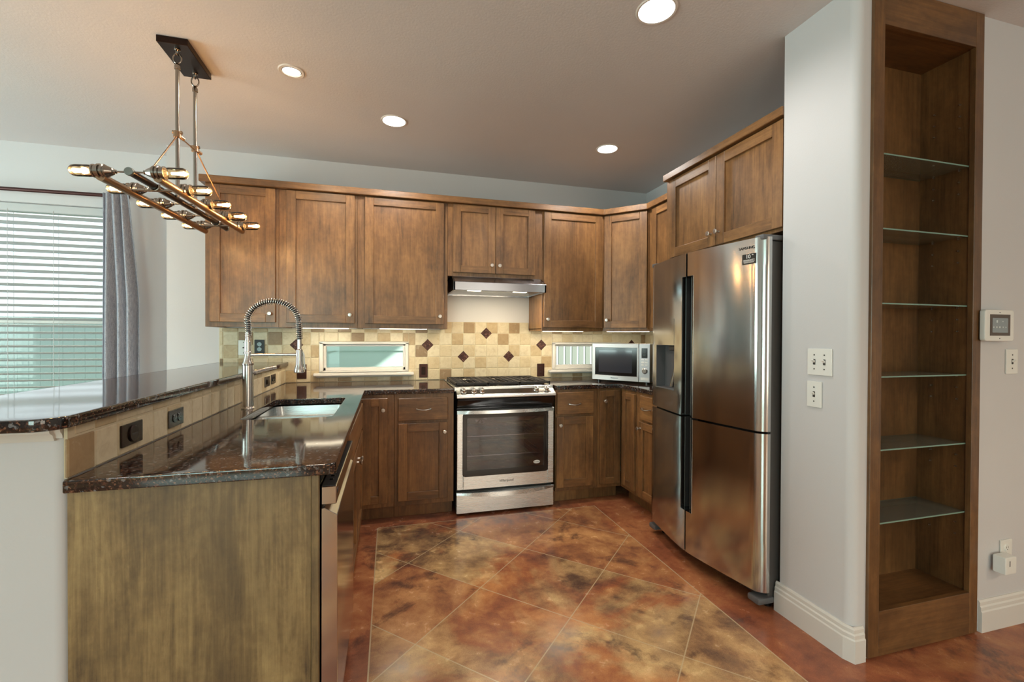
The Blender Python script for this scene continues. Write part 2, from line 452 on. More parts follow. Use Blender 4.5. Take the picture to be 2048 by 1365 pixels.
m_ovenglass = clear('smoked_oven_glass', (0.52, 0.50, 0.53, 1), 1.7)
def emis(name, c, s):
    m = bpy.data.materials.new(name); m.use_nodes = True; nt = m.node_tree; nt.nodes.clear()
    out = nt.nodes.new('ShaderNodeOutputMaterial'); e = node(nt, 'ShaderNodeEmission'); e.inputs[0].default_value = (*c, 1); e.inputs[1].default_value = s
    nt.links.new(e.outputs[0], out.inputs[0]); return m
m_canlens = emis('lit_lens_cool', (1, 0.97, 0.93), 5)
m_canwarm = emis('lit_lens_warm', (1, 0.9, 0.74), 5)
m_fil = emis('glowing_filament', (1.0, 0.66, 0.30), 45)
m_strip = emis('lit_strip', (1.0, 0.86, 0.62), 6)
def fabric():
    m, nt, p = newmat('grey_linen')
    a = noise(nt, coords(nt, (1, 1, 0.06), False), 420, 2); b = noise(nt, coords(nt, (0.06, 1, 1), False), 420, 2)
    c = mix(nt, 0.5, a, b)
    nt.links.new(ramp(nt, c, [(0.36, lin(116, 119, 130)), (0.64, lin(182, 184, 194))]), p.inputs['Base Color'])
    p.inputs['Roughness'].default_value = 0.9; bump(nt, p, c, 0.3, 0.001); return m
m_fabric = fabric()
def slat_mat():
    m, nt, p = newmat('white_blind_slat'); out = [n for n in nt.nodes if n.type == 'OUTPUT_MATERIAL'][0]
    p.inputs['Base Color'].default_value = lin(218, 220, 221); p.inputs['Roughness'].default_value = 0.4
    tl = node(nt, 'ShaderNodeBsdfTranslucent'); tl.inputs[0].default_value = lin(226, 228, 228); mx = node(nt, 'ShaderNodeMixShader'); mx.inputs[0].default_value = 0.28
    nt.links.new(p.outputs[0], mx.inputs[1]); nt.links.new(tl.outputs[0], mx.inputs[2]); nt.links.new(mx.outputs[0], out.inputs[0])
    return m
m_slat = slat_mat()
# ================================================================ the room
ZC = 2.679
struct('floor', MB().box(-5.3, 4.4, -8.1, 0.5, -0.1, 0.0), m_floor)
struct('ceiling', MB().box(-5.3, 4.4, -8.1, 0.40, ZC, ZC + 0.1), m_ceiling)
def wall_holes(x0, x1, y0, y1, z0, z1, holes, axis='x'):
    """wall box with rectangular openings (a0,a1,z0,z1) along axis"""
    mb = MB(); a = x0 if axis == 'x' else y0; end = x1 if axis == 'x' else y1
    def put(a0, a1, zz0, zz1):
        if a1 - a0 < 1e-5 or zz1 - zz0 < 1e-5: return
        if axis == 'x': mb.box(a0, a1, y0, y1, zz0, zz1)
        else: mb.box(x0, x1, a0, a1, zz0, zz1)
    for h in sorted(holes):
        put(a, h[0], z0, z1); put(h[0], h[1], z0, h[2]); put(h[0], h[1], h[3], z1); a = h[1]
    put(a, end, z0, z1)
    return mb
H2 = (-0.985, -0.305, 0.992, 1.232); H3 = (0.988, 1.668, 0.992, 1.229)
struct('wall_back', wall_holes(-2.036, 2.06, 0.0, 0.14, 0, ZC, [H2, H3]), m_wall)
HB = (-4.2, -2.43, 0.55, 2.245)
struct('wall_window', wall_holes(-5.3, -2.036, 0.23, 0.40, 0, ZC, [HB]), m_wall)
struct('wall_left', wall_holes(-5.3, -5.15, -8.1, 0.23, 0, ZC, [(-3.1, -0.9, 0.05, 2.2)], 'y'), m_wall)
struct('wall_rear', wall_holes(-5.3, 4.4, -8.1, -7.95, 0, ZC, [(-3.6, -1.6, 0.45, 2.4), (0.6, 2.6, 0.45, 2.4)]), m_wall)
struct('wall_side', MB().box(4.25, 4.4, -8.0, -2.4, 0, ZC), m_wall)
struct('wall_alcove', MB().box(1.944, 2.06, -2.18, 0.0, 0, ZC), m_wall)
# column and the wall that holds the built-in bookcase; the column's outer corner is bullnosed
mb = MB()
c = (1.313 + 0.035, -2.505 + 0.035)
arc = [(c[0] - 0.035 * math.cos(a), c[1] - 0.035 * math.sin(a)) for a in [i * PI / 16 for i in range(9)]]
mb.prism([(1.313, -2.168)] + arc + [(1.392, -2.505), (1.392, -2.29), (1.392, -2.168)], 0, ZC)
mb.box(1.392, 4.3, -2.285, -2.168, 0, ZC)
mb.box(2.018, 4.3, -2.505, -2.285, 0, ZC)
struct('wall_right', mb, m_wall, smooth=50)
# half wall under the raised bar
mb = MB(); c = (-1.245 - 0.025, -2.452 + 0.025)
arc = [(c[0] + 0.025 * math.cos(a), c[1] - 0.025 * math.sin(a)) for a in [i * PI / 12 for i in range(7)]]
mb.prism([(-1.42, -2.452), (-1.42, -0.002), (-1.245, -0.002)] + arc, 0, 1.045)
struct('wall_half', mb, m_wall, smooth=50)
# small moulding under the overhanging bar end
mb = MB()
mb.prism([(-2.452, 1.046), (-2.482, 1.046), (-2.478, 1.034), (-2.468, 1.027), (-2.462, 1.012), (-2.452, 1.012)], -1.42, -1.262, 'x')
mb.prism([(-2.452, 1.046), (-2.470, 1.046), (-2.466, 1.034), (-2.460, 1.027), (-2.458, 1.018), (-2.452, 1.018)], -1.262, -1.247, 'x')
struct('trim_1', mb, m_trim)
# stepped baseboards
def bb_profile(t): return [(0, 0), (-t, 0), (-t, 0.088), (-t * 0.80, 0.094), (-t * 0.80, 0.108), (-t * 0.55, 0.114), (-t * 0.55, 0.128), (-t * 0.3, 0.136), (0, 0.136)]
mb = MB()
outer = [(1.296, -2.152), (1.296, -2.482), (1.3115, -2.5215), (1.366, -2.5215)]
prof = bb_profile(0.017)
def offset_path(t):       # the wall line pushed t into the room
    k = t / 0.017
    inner = [(1.313, -2.152), (1.313, -2.475), (1.319, -2.5045), (1.366, -2.5045)]
    return [(i[0] + (o[0] - i[0]) * k, i[1] + (o[1] - i[1]) * k) for i, o in zip(inner, outer)]
tb = bmesh.new(); rows = []
for px, pz in prof:
    rows.append([tb.verts.new((q[0], q[1], pz)) for q in offset_path(-px)])
for i in range(len(rows)):
    j = (i + 1) % len(rows)
    for k in range(3): tb.faces.new((rows[i][k], rows[i][k + 1], rows[j][k + 1], rows[j][k]))
tb.faces.new([r[0] for r in rows]); tb.faces.new([r[-1] for r in rows])
bmesh.ops.recalc_face_normals(tb, faces=list(tb.faces)); mb._add(tb, 0)
struct('baseboard_column', mb, m_trim, smooth=20)
struct('baseboard_right', MB().prism([(-2.5045 + a, b) for a, b in bb_profile(0.017)], 2.034, 4.25, 'x'), m_trim, smooth=20)

# ---------------------------------------------------------------- windows
def small_window(n, H, parent_name):
    x0, x1, z0, z1 = H
    mb = MB()
    # casing liner, frame and inner sash bead
    for (a, b, c_, d, y0, y1) in ((x0 - .008, x0 + .02, z0, z1, -.016, .03), (x1 - .02, x1 + .004, z0, z1, -.016, .03), (x0 - .008, x1 + .004, z1 - .014, z1 + .004, -.016, .03), (x0, x1, z0 - .002, z0 + .012, -.016, .03)):
        mb.box(a, b, y0, y1, c_, d, .003)
    o = struct('window_%d' % n, mb, m_trim)
    mb = MB()
    a0, a1, b0, b1 = x0 + .012, x1 - .012, z0 + .008, z1 - .010
    t = .028
    mb.box(a0, a0 + t, .018, .06, b0, b1, .004); mb.box(a1 - t, a1, .018, .06, b0, b1, .004)
    mb.box(a0, a1, .018, .06, b1 - t * .8, b1, .004); mb.box(a0, a1, .018, .06, b0, b0 + t, .004)
    obj('sash', mb, m_trim, o, smooth=30)
    obj('pane', MB().box(a0 + t - .004, a1 - t + .004, .038, .042, b0 + t - .004, b1 - t * .8 + .004), m_pane, o, smooth=0)
    mb = MB().box(x0 - .048, x1 + .048, -.045, .02, z0 - .030, z0 - .006, .006, seg=2)
    mb.box(x0 - .03, x1 + .03, -.022, -.004, z0 - .042, z0 - .030, .003)
    obj('sill', mb, m_trim, o, smooth=30)
    return o
small_window(2, H2, 'left'); small_window(3, H3, 'right')
mb = MB(); x0, x1, z0, z1 = HB
for (a, b, c_, d) in ((x0, x0 + .05, z0, z1), (x1 - .05, x1, z0, z1), (x0, x1, z1 - .05, z1), (x0, x1, z0, z0 + .05), (x0, x1, 1.365, 1.405), (-3.34, -3.29, z0, z1)): mb.box(a, b, .33, .37, c_, d, .004)
w1 = struct('window_1', mb, m_trim)
obj('pane', MB().box(x0 + .02, x1 - .02, .348, .352, z0 + .02, z1 - .02), m_pane, w1, smooth=0)
for n, (a, b) in ((4, (-3.6, -1.6)), (5, (0.6, 2.6))):
    mb = MB()
    for (c_, d, e, f) in ((a, a + .06, .45, 2.4), (b - .06, b, .45, 2.4), (a, b, 2.34, 2.4), (a, b, .45, .51), ((a + b) / 2 - .02, (a + b) / 2 + .02, .45, 2.4)): mb.box(c_, d, -7.96, -7.90, e, f)
    struct('window_%d' % n, mb, m_trim)
mb = MB()
for (c_, d, e, f) in ((-3.1, -3.03, .05, 2.2), (-.97, -.9, .05, 2.2), (-3.1, -.9, 2.13, 2.2), (-3.1, -.9, .05, .13), (-2.03, -1.97, .05, 2.2)): mb.box(-5.16, -5.10, c_, d, e, f)
struct('door_1', mb, m_trim)

# ---------------------------------------------------------------- outdoors, seen through the panes
m_siding = plain('mint_siding', lin(196, 222, 210), 0.7)
mb = MB()
for k in range(11): mb.prism([(1.30, -0.3 + .178 * k), (1.288, -0.3 + .178 * k), (1.298, -0.3 + .178 * (k + 1)), (1.30, -0.3 + .178 * (k + 1))], -1.5, .9, 'x')
mb.box(-1.5, .9, 1.30, 1.34, -.4, 1.65)
o = struct('wall_neighbour', mb, m_siding, smooth=20)
m_fence = plain('pale_fence_paint', lin(150, 158, 146), 0.8)
m_gfence = plain('garden_fence_paint', lin(98, 116, 116), 0.8)
t = thing('board_fence', 'pale board fence outside the small window behind the microwave', 'fence', (2.2, 1.5, 0))
mb = MB()
for k in range(26): mb.box(1.07 + .093 * k, 1.07 + .093 * k + .072, 1.50, 1.52, -.3, 1.75, .004)
obj('boards', mb, m_fence, t)
mb = MB(); mb.box(1.05, 3.5, 1.525, 1.56, .3, .39); mb.box(1.05, 3.5, 1.525, 1.56, 1.35, 1.44)
obj('rails', mb, m_fence, t)
t = thing('garden_fence', 'mint green garden fence seen between the lower blind slats', 'fence', (-6, 4.6, 0))
mb = MB()
for k in range(118): mb.box(-18.6 + .14 * k, -18.6 + .14 * k + .137, 4.6, 4.62, -.3, 1.56)
obj('boards', mb, m_gfence, t)
mb = MB(); mb.box(-18.6, -2.2, 4.625, 4.66, .3, .39); mb.box(-18.6, -2.2, 4.625, 4.66, 1.25, 1.34)
obj('rails', mb, m_gfence, t)
struct('ground', MB().box(-20, 6, 0.42, 9, -.5, -.3), plain('garden_grass', lin(120, 140, 90), 0.9))
# added unseen slab: its raking edge throws the slanting shade on the neighbour's siding
P0 = Vector((-0.581, 1.29, .95)); P1 = Vector((-0.315, 1.29, 1.17)); e = (P1 - P0).normalized(); up = Vector((-e.z, 0, e.x))
T = 2.3; q0 = P0 - e * 1.6 - SUND * T; q1 = P1 + e * 0.45 - SUND * T
pts = [q0, q1, q1 + up * 1.6, q0 + up * 1.6]
tb = bmesh.new(); lo = [tb.verts.new(p) for p in pts]; hi = [tb.verts.new(p + Vector((0, .05, 0))) for p in pts]
tb.faces.new(lo); tb.faces.new(hi)
for i in range(4): tb.faces.new((lo[i], lo[(i + 1) % 4], hi[(i + 1) % 4], hi[i]))
bmesh.ops.recalc_face_normals(tb, faces=list(tb.faces)); mb = MB(); mb._add(tb, 0)
struct('added_shade_slab', mb, m_trim, smooth=0)

# ---------------------------------------------------------------- blind, curtain, rod
t = thing('window_blind', 'white horizontal slat blind covering the bright dining window', 'blind', (-3.3, .27, 2.2))
obj('headrail', MB().box(-4.19, -2.44, .255, .305, 2.185, 2.243, .004), m_slat, t)
mb = MB(); z = 2.155
while z > .64:
    th = .10
    mb.prism([(.256, z + .0085), (.28, z + .0035), (.305, z - .0075), (.305, z - .0095), (.28, z + .0012), (.256, z + .0062)], -4.19, -2.445, 'x'); z -= .0505
obj('slats', mb, m_slat, t, smooth=60)
obj('bottom_rail', MB().box(-4.19, -2.445, .262, .30, .58, .61, .004), m_slat, t)
for x in (-2.55, -2.86, -3.13, -3.75): obj('ladder_cord', MB().cyl((x, .254, .6), (x, .254, 2.2), .0016, 6).cyl((x, .309, .6), (x, .309, 2.2), .0016, 6), m_slat, t)
t = thing('curtain_rod', 'dark reddish bronze curtain rod above the dining window', 'curtain rod', (-3.1, .14, 2.309))
obj('pole', MB().cyl((-4.4, .135, 2.300), (-2.33, .135, 2.314), .0135, 16), plain('red_bronze', lin(72, 44, 42), 0.35, 0.6), t)
obj('bracket', MB().box(-2.425, -2.405, .135, .23, 2.30, 2.318), m_bronze, t)
def curt(u, v):
    zt = 2.325 - v * (2.325 - .02)
    fl = min(1.0, v * 3)
    x = -2.478 + u * (0.165 + .08 * fl) - .01 * fl
    y = .098 + .024 * math.sin(u * 2 * PI * 3.6 + .4) * (0.6 + .4 * fl) + .010 * math.sin(u * 13 + v * 5)
    return (x, y, zt)
cu = MB().grid(curt, 90, 26); r = bmesh.ops.solidify(cu.bm, geom=list(cu.bm.faces), thickness=.004)
o = obj('curtain', cu, m_fabric, None, loc=(-2.36, .1, .02), smooth=60)
tagp(o, 'grey linen curtain gathered at the right of the dining window', 'curtain')

# ---------------------------------------------------------------- ceiling downlights
def can(x, y, lab, mat, warm, energy, r=.0715, gimbal=False):
    t = thing('recessed_light', lab, 'ceiling light', (x, y, ZC), 0, 'recessed ceiling lights')
    M_ = m_ceil_trim
    if gimbal:
        obj('trim_ring', MB().lathe([(r * .80, 0.0), (r * .80, -.004), (r * 1.02, -.005), (r * 1.08, 0)], (0, 0, 0), n=40), M_, t, local=True)
        obj('lens', MB().lathe([(0, -.0045), (r * .72, -.0045), (r * .72, -.002), (0, -.002)], (0, 0, 0), (0, -.08, 1), n=40), mat, t, local=True)
    else:
        obj('trim_ring', MB().lathe([(r * 1.0, 0.0), (r * 1.0, -.004), (r * 1.10, -.005), (r * 1.16, 0)], (0, 0, 0), n=40), M_, t, local=True)
        obj('lens', MB().lathe([(0, -.003), (r * 1.0, -.003), (r * 1.0, -.0005), (0, -.0005)], (0, 0, 0), n=40), mat, t, local=True)
    l = lamp('downlight', 'SPOT', (0, 0, -.03), energy, warm, (0, 0, -1), spot_size=math.radians(168), spot_blend=0.6, shadow_soft_size=.06)
    l.parent = t
    return t
m_ceil_trim = plain('light_trim_paint', lin(214, 206, 198), 0.5)
can(-.428, -.837, 'round lit ceiling light above the sink side of the kitchen', m_canlens, (1, .94, .87), 30)
can(1.10, -.828, 'round lit ceiling light closest to the corner wall cabinet', m_canlens, (1, .94, .87), 30)
can(.644, -2.155, 'large round lit ceiling light cut by the top of the photo', m_canlens, (1, .94, .87), 20, .075)
can(-.955, -1.25, 'warm tilted ceiling light beside the bulb chandelier', m_canwarm, (1, .86, .66), 16, .060, True)

# ---------------------------------------------------------------- chandelier
m_cap = plain('reflection_tinted_cap', lin(120, 124, 120), .4, .6)  # the window's grey-green reflection is put into the end cap colour
CX, CY, CZ = -1.4475, -1.236, 1.941
# the lamp hangs a little crooked: turned and tipped about its middle
TCH = Matrix.Translation(Vector((CX, CY, CZ))) @ Matrix.Rotation(math.radians(-2.6), 4, 'Z') @ Matrix.Rotation(math.radians(-2.7), 4, 'Y') @ Matrix.Translation(Vector((-CX, -CY, -CZ)))
ch = thing('chandelier', 'industrial bronze pipe chandelier with ten glowing tube bulbs over the bar', 'chandelier', (CX, CY, ZC))
obj('canopy', MB().box(-1.502, -1.374, -1.397, -1.103, ZC - .032, ZC - .0005, .002), m_bronze, ch, smooth=20)
for ry, dz in ((-1.355, 2.238), (-1.154, 2.25)):
    mb = MB().cyl((-1.432, ry, 2.552), (-1.432, ry, CZ), .0085, 14)
    mb.lathe([(.0085, 0), (.0125, .002), (.0125, .018), (.009, .024), (.006, .03)], (-1.432, ry, 2.548), n=16)
    rod = obj('stem', mb, m_silver, ch)
    mb = MB().tube([(-1.432 + .017 * math.sin(a) * (1 if True else 0), ry, 2.602 + .024 * math.cos(a)) for a in [i * 2 * PI / 24 for i in range(24)]], .0034, 8, closed=True)
    mb.tube([(-1.432, ry + .010 * math.sin(a), 2.632 + .014 * math.cos(a)) for a in [i * 2 * PI / 20 for i in range(20)]], .0034, 8, closed=True)
    mb.lathe([(.013, .012), (.013, .006), (.006, 0)], (-1.432, ry, 2.636), n=16)
    obj('chain_link', mb, m_silver, ch)
    mb = MB().cyl((-1.432, ry, dz - .012), (-1.432, ry, dz + .016), .0165, 16)
    mb.cyl((-1.452, ry, dz + .012), (-1.412, ry, dz + .012), .008, 12); mb.cyl((-1.432, ry - .004, dz), (-1.412, ry + .024 if ry > -1.2 else ry + .02, dz - .012), .009, 12)
    obj('collar', mb, m_pipe, ch)
guy = MB().cyl((-1.432, -1.355, 2.236), (-1.408, -1.672, 1.948), .0034, 8)
obj('guy_rod', guy, m_pipe, ch)
obj('guy_rod', MB().cyl((-1.432, -1.345, 2.238), (-1.432, -1.154, 2.246), .0034, 8), m_pipe, ch)
obj('guy_rod', MB().cyl((-1.425, -1.145, 2.236), (-1.368, -.80, 1.948), .0034, 8), m_pipe, ch)
mb = MB().cyl((CX, CY - .455, CZ), (CX, CY + .515, CZ), .0145, 24)
bar_ = obj('main_bar', mb.xf(TCH), m_bronze, ch)
for s in (-1, 1): obj('end_cap', MB().lathe([(0, 0), (.0155, .001), (.0168, .003), (.0168, .013), (.0145, .015)], (CX, CY + (.521 if s > 0 else -.461), CZ), (0, -s, 0), 28).xf(TCH), m_cap, bar_)
for s in (-1, 1): obj('side_bar', MB().cyl((CX + s * .100, CY - .455, CZ - .024), (CX + s * .100, CY + .475, CZ - .026), .0165, 18).xf(TCH), m_pipe, ch)
for dy in (-.275, .365):
    mb = MB().tube([(CX + .019 * math.sin(a), CY + dy, CZ - .019 * math.cos(a)) for a in [(-1.9 + 3.8 * i / 20) for i in range(21)]], .006, 10)
    mb.cyl((CX - .098, CY + dy, CZ - .020), (CX + .115, CY + dy, CZ - .020), .005, 10)
    for s in (-1, 1): mb.lathe([(0, 0), (.008, .001), (.008, .009), (0, .010)], (CX + (.112 if s > 0 else -.095), CY + dy, CZ - .020), (s, 0, 0), 12)
    obj('bracket', mb.xf(TCH), m_silver, ch)
def hmap(h):
    return .012 + (h - .015) * .037 / .039 if h < .054 else (.049 + (h - .054) * .077 / .105 if h < .159 else .126 + (h - .159) * .082 / .0837)
def remap(P): return [(r, hmap(h)) for r, h in P]
def socket(y, s):
    so = obj('bulb_socket', MB().lathe(remap([(.0035, .015), (.0035, .052), (.0085, .054), (.0085, .064), (.013, .067), (.0225, .094), (.0250, .098), (.0250, .103), (.0285, .105), (.0285, .113), (.0235, .115), (.0235, .122), (.0295, .124), (.0295, .132), (.0240, .134), (.0240, .150), (.0270, .151), (.0270, .158), (.020, .159)]), (CX, y, CZ), (s, 0, 0), 24).xf(TCH), m_silver, ch)
    obj('bulb', MB().lathe(remap([(.0185, .152), (.0205, .160), (.0232, .168), (.0238, .176), (.0238, .217), (.0222, .228), (.0170, .2365), (.0085, .2415), (0, .2430)]), (CX, y, CZ), (s, 0, 0), 24).xf(TCH), m_bulb, so)
    f = MB()
    for k in range(6):
        a = k * PI / 3; b = a + PI / 6
        p = lambda an, rr, h: (CX + s * hmap(h), y + rr * math.cos(an), CZ + rr * math.sin(an))
        f.tube([p(a, .0035, .180), p(a, .0075, .226), p(b, .0075, .2262), p(b, .0035, .180)], .0011, 5)
    obj('filament', f.xf(TCH), m_fil, so)
    l = lamp('bulb_glow', 'POINT', tuple(TCH @ Vector((CX + s * .180, y, CZ)) - Vector((CX, CY, ZC))), 1.3, (1.0, .58, .26), shadow_soft_size=.015); l.parent = ch
for k in range(5):
    for s in (-1, 1): socket(CY + (k - 2) * .2235, s)
# ---------------------------------------------------------------- backsplashes
def tile_layer(mb):
    return mb.bm.loops.layers.color.new('tile') if 'tile' not in mb.bm.loops.layers.color else mb.bm.loops.layers.color['tile']
def put_tile(bm, lay, verts_box, shade):
    x0, x1, y0, y1, z0, z1 = verts_box
    t = bmesh.new(); bmesh.ops.create_cube(t, size=1.0)
    for v in t.verts: v.co = Vector(((x0 + x1) / 2 + v.co.x * (x1 - x0), (y0 + y1) / 2 + v.co.y * (y1 - y0), (z0 + z1) / 2 + v.co.z * (z1 - z0)))
    bmesh.ops.bevel(t, geom=list(t.edges), offset=min(.0035, .4 * min(x1 - x0, y1 - y0, z1 - z0)), segments=1, affect='EDGES')
    l2 = t.loops.layers.color.new('tile')
    for f in t.faces:
        for l in f.loops: l[l2] = (shade, shade, shade, 1)
    me = bpy.data.meshes.new('tmp'); t.to_mesh(me); t.free(); bm.from_mesh(me); bpy.data.meshes.remove(me)
rt = random.Random(11)
def shade(i, j):
    r = rt.random()
    if (i + j) % 2 == 0: return .0 + .42 * r
    return .42 + .5 * r * r + .06 if r > .15 else .25
DIAM = [(.364, 1.313, .036), (-.1427, 1.2114, .036), (.1621, 1.1098, .036), (.5685, 1.1098, .036), (.8733, 1.2114, .036), (-1.1587, 1.2114, .036), (1.7877, 1.2114, .036)]
mb = MB(); mb.box(-1.694, 1.942, -.0065, -.0002, .9145, 1.341); mb.box(.0, .752, -.0065, -.0002, 1.341, 1.4095)
gr = mb
tiles = MB(); lay = tiles.bm.loops.layers.color.new('tile')
rows = [(.9145, 1.0066), (1.0066, 1.1082), (1.1082, 1.2098), (1.2098, 1.3114), (1.3114, 1.4085)]
xs = [TX0 + TP * k for k in range(-18, 20)]
cells = []
for j, (z0, z1) in enumerate(rows):
    for i in range(len(xs) - 1):
        x0, x1 = max(xs[i], -1.692), min(xs[i + 1], 1.940); zz1 = z1
        if x1 - x0 < .012: continue
        if j == 4 and not (x0 > -.05 and x1 < .80): zz1 = 1.341
        if j == 4 and zz1 > 1.4: x0 = max(x0, .0); x1 = min(x1, .752)
        s = shade(i, j)
        # notch the tile around the window openings
        regs = [(x0, x1, z0, zz1)]
        for H in (H2, H3):
            a0, a1, b0, b1 = H[0] - .010, H[1] + .006, H[2] - .012, H[3] + .006
            new = []
            for (p0, p1, q0, q1) in regs:
                if p1 <= a0 or p0 >= a1 or q1 <= b0 or q0 >= b1: new.append((p0, p1, q0, q1)); continue
                if p0 < a0: new.append((p0, a0, q0, q1)); p0 = a0
                if p1 > a1: new.append((a1, p1, q0, q1)); p1 = a1
                if q0 < b0: new.append((p0, p1, q0, b0))
                if q1 > b1: new.append((p0, p1, b1, q1))
            regs = new
        for (p0, p1, q0, q1) in regs:
            if p1 - p0 > .008 and q1 - q0 > .008: put_tile(tiles.bm, lay, (p0 + .0020, p1 - .0020, -.0100, -.003, q0 + .0020, q1 - .0020), s)
# grout bed must not cover the windows
gr = MB()
for (a, b, c_, d) in ((-1.694, H2[0] - .01, .9145, 1.341), (H2[1] + .006, H3[0] - .01, .9145, 1.341), (H3[1] + .006, 1.942, .9145, 1.341), (H2[0] - .01, H2[1] + .006, .9145, H2[2] - .012), (H2[0] - .01, H2[1] + .006, H2[3] + .006, 1.341), (H3[0] - .01, H3[1] + .006, .9145, H3[2] - .012), (H3[0] - .01, H3[1] + .006, H3[3] + .006, 1.341), (0, .752, 1.341, 1.4095)):
    gr.box(a, b, -.0072, -.0003, c_, d)
bs = obj('tile_backsplash', tiles, m_tile, None, loc=(.0, 0, .9145), smooth=30)
tagp(bs, 'checkered travertine tile backsplash behind the range and sink counter', 'backsplash')
obj('grout', gr, m_grout, bs, smooth=0)
for (x, z, r) in DIAM:
    r = .0508
    mb = MB().prism([(x - r, z), (x, z - r), (x + r, z), (x, z + r)], -.0118, -.004, 'y', .0025)
    q = r * .74
    mb.prism([(x - q, z), (x, z - q), (x + q, z), (x, z + q)], -.0132, -.010, 'y', .0012)
    obj('accent_tile', mb, m_bronze_tile, bs, smooth=30)
# alcove side wall tiles
tiles = MB(); tiles.bm.loops.layers.color.new('tile')
for j in range(4):
    z0, z1 = rows[j]
    for i in range(12):
        put_tile(tiles.bm, None, (1.934, 1.941, -(i + 1) * TP - .012 + .0014, -i * TP - .012 - .0014, z0 + .0014, z1 - .0014), shade(i, j))
bs2 = obj('tile_backsplash', tiles, m_tile, None, loc=(1.944, -.6, .9145), smooth=30)
tagp(bs2, 'short tile backsplash in the corner beside the fridge', 'backsplash')
obj('grout', MB().box(1.9375, 1.9437, -1.232, -.012, .9145, 1.335), m_grout, bs2, smooth=0)
# half wall tiles
tiles = MB(); tiles.bm.loops.layers.color.new('tile')
yb = [-2.462, -2.351, -2.2465] + [-2.2465 + .104 * k for k in range(1, 22)]
yb = [y for y in yb if y < -.02] + [-.0125]
for i in range(len(yb) - 1):
    s0 = [.88, .35, .5, .3, .2, .6][i] if i < 6 else .1 + .55 * rt.random()
    put_tile(tiles.bm, None, (-1.2445, -1.2345, yb[i] + .0022, yb[i + 1] - .0022, .9150, 1.0160), s0)
    put_tile(tiles.bm, None, (-1.2445, -1.2352, yb[i] + .0014 + (.028 if i == 0 else 0), yb[i + 1] - .0014, 1.0190, 1.0460), [.35, .7, .4, .3, .6][i % 5])
bs3 = obj('tile_backsplash', tiles, m_tile, None, loc=(-1.24, -1.2, .9145), smooth=30)
tagp(bs3, 'low travertine tile strip between the counter and the raised bar', 'backsplash')
obj('grout', MB().box(-1.2448, -1.2372, -2.458, -.012, .9146, 1.0465), m_grout, bs3, smooth=0)

# ---------------------------------------------------------------- cabinet kit (local: x along the front, -y out of the front)
def knob_at(parent, x, z, y=-.019):
    mb = MB().lathe([(.0075, 0), (.0055, .003), (.0048, .013), (.0085, .017), (.0135, .022), (.0142, .0255), (.0120, .0285), (0, .0295)], (x, y, z), (0, -1, 0), 20)
    return obj('knob', mb, m_nickel, parent, local=True)
def pull_at(parent, x, z, y=-.019, w=.096):
    path = [(x - w / 2, y + .002, z), (x - w / 2, y - .012, z)]
    for i in range(13):
        u = i / 12; path.append((x - w / 2 + w * u, y - .018 - .012 * math.sin(PI * u), z - .006 * math.sin(PI * u)))
    path += [(x + w / 2, y - .012, z), (x + w / 2, y + .002, z)]
    return obj('handle', MB().tube(path, .0048, 10), m_nickel, parent, local=True)
def door_mb(x0, x1, z0, z1, st=.062, y0=-.019, y1=0.0):
    mb = MB(); b = .0018
    mb.box(x0, x0 + st, y0, y1, z0, z1, b); mb.box(x1 - st, x1, y0, y1, z0, z1, b)
    mb.box(x0 + st, x1 - st, y0, y1, z0, z0 + st * .95, b, 1); mb.box(x0 + st, x1 - st, y0, y1, z1 - st * .95, z1, b, 1)
    mb.box(x0 + st - .002, x1 - st + .002, y0 + .0125, y1 - .001, z0 + st * .95 - .002, z1 - st * .95 + .002)
    return mb
def add_door(t, x0, x1, z0, z1, knob=None, st=.062, mats=None):
    d = obj('door', door_mb(x0, x1, z0, z1, st), mats or WOOD, t, local=True)
    if knob: knob_at(d, *knob)
    return d
def add_drawer(t, x0, x1, z0, z1, pull=None):
    mb = MB().box(x0, x1, -.019, 0, z0, z1, .003, 1)
    d = obj('drawer', mb, WOOD, t, local=True)
    if pull: pull_at(d, *pull)
    return d
def upper(lab, x0, x1, z0, z1, D=.355, name='wall_cabinet', loc=None, rotz=0):
    t = thing(name, lab, 'wall cabinet', loc or (x0, -.36, z0), rotz)
    w, h = x1 - x0, z1 - z0
    mb = MB().box(.0008, w - .0008, .019, D, .014, h - .001)
    mb.box(.0008, .018, .019, D, 0, .02); mb.box(w - .018, w - .0008, .019, D, 0, .02)
    obj('body', mb, WOOD, t, local=True)
    obj('face_frame', MB().box(.0006, w - .0006, 0, .019, 0, h - .001, .001), WOOD, t, local=True)
    return t
ZU0, ZU1 = 1.342, 2.318
for (lab, x0, x1, d0, d1, kn) in (('narrow stained wall cabinet at the left end of the row, below the chandelier', -1.664, -1.2085, -1.632, -1.228, -1.261),
                                  ('stained wall cabinet directly above the left half of the small sink window', -1.2085, -.681, -1.158, -.700, -.732),
                                  ('wide stained wall cabinet immediately left of the range hood', -.681, -.019, -.630, -.050, -.081)):
    t = upper(lab, x0, x1, ZU0, ZU1)
    add_door(t, d0 - x0, d1 - x0, 1.376 - ZU0, 2.313 - ZU0, (kn - x0, 1.437 - ZU0))
t = upper('short two-door wall cabinet above the range hood', -.019, .755, 1.755, ZU1)
add_door(t, .023 + .019, .3585 + .019, 1.784 - 1.755, 2.314 - 1.755, (.326 + .019, 1.847 - 1.755), .058)
add_door(t, .3625 + .019, .690 + .019, 1.784 - 1.755, 2.314 - 1.755, (.389 + .019, 1.847 - 1.755), .058)
t = upper('stained wall cabinet immediately right of the range hood', .755, 1.309, 1.334, ZU1)
add_door(t, .768 - .755, 1.290 - .755, 1.362 - 1.334, 2.313 - 1.334, (.796 - .755, 1.428 - 1.334))
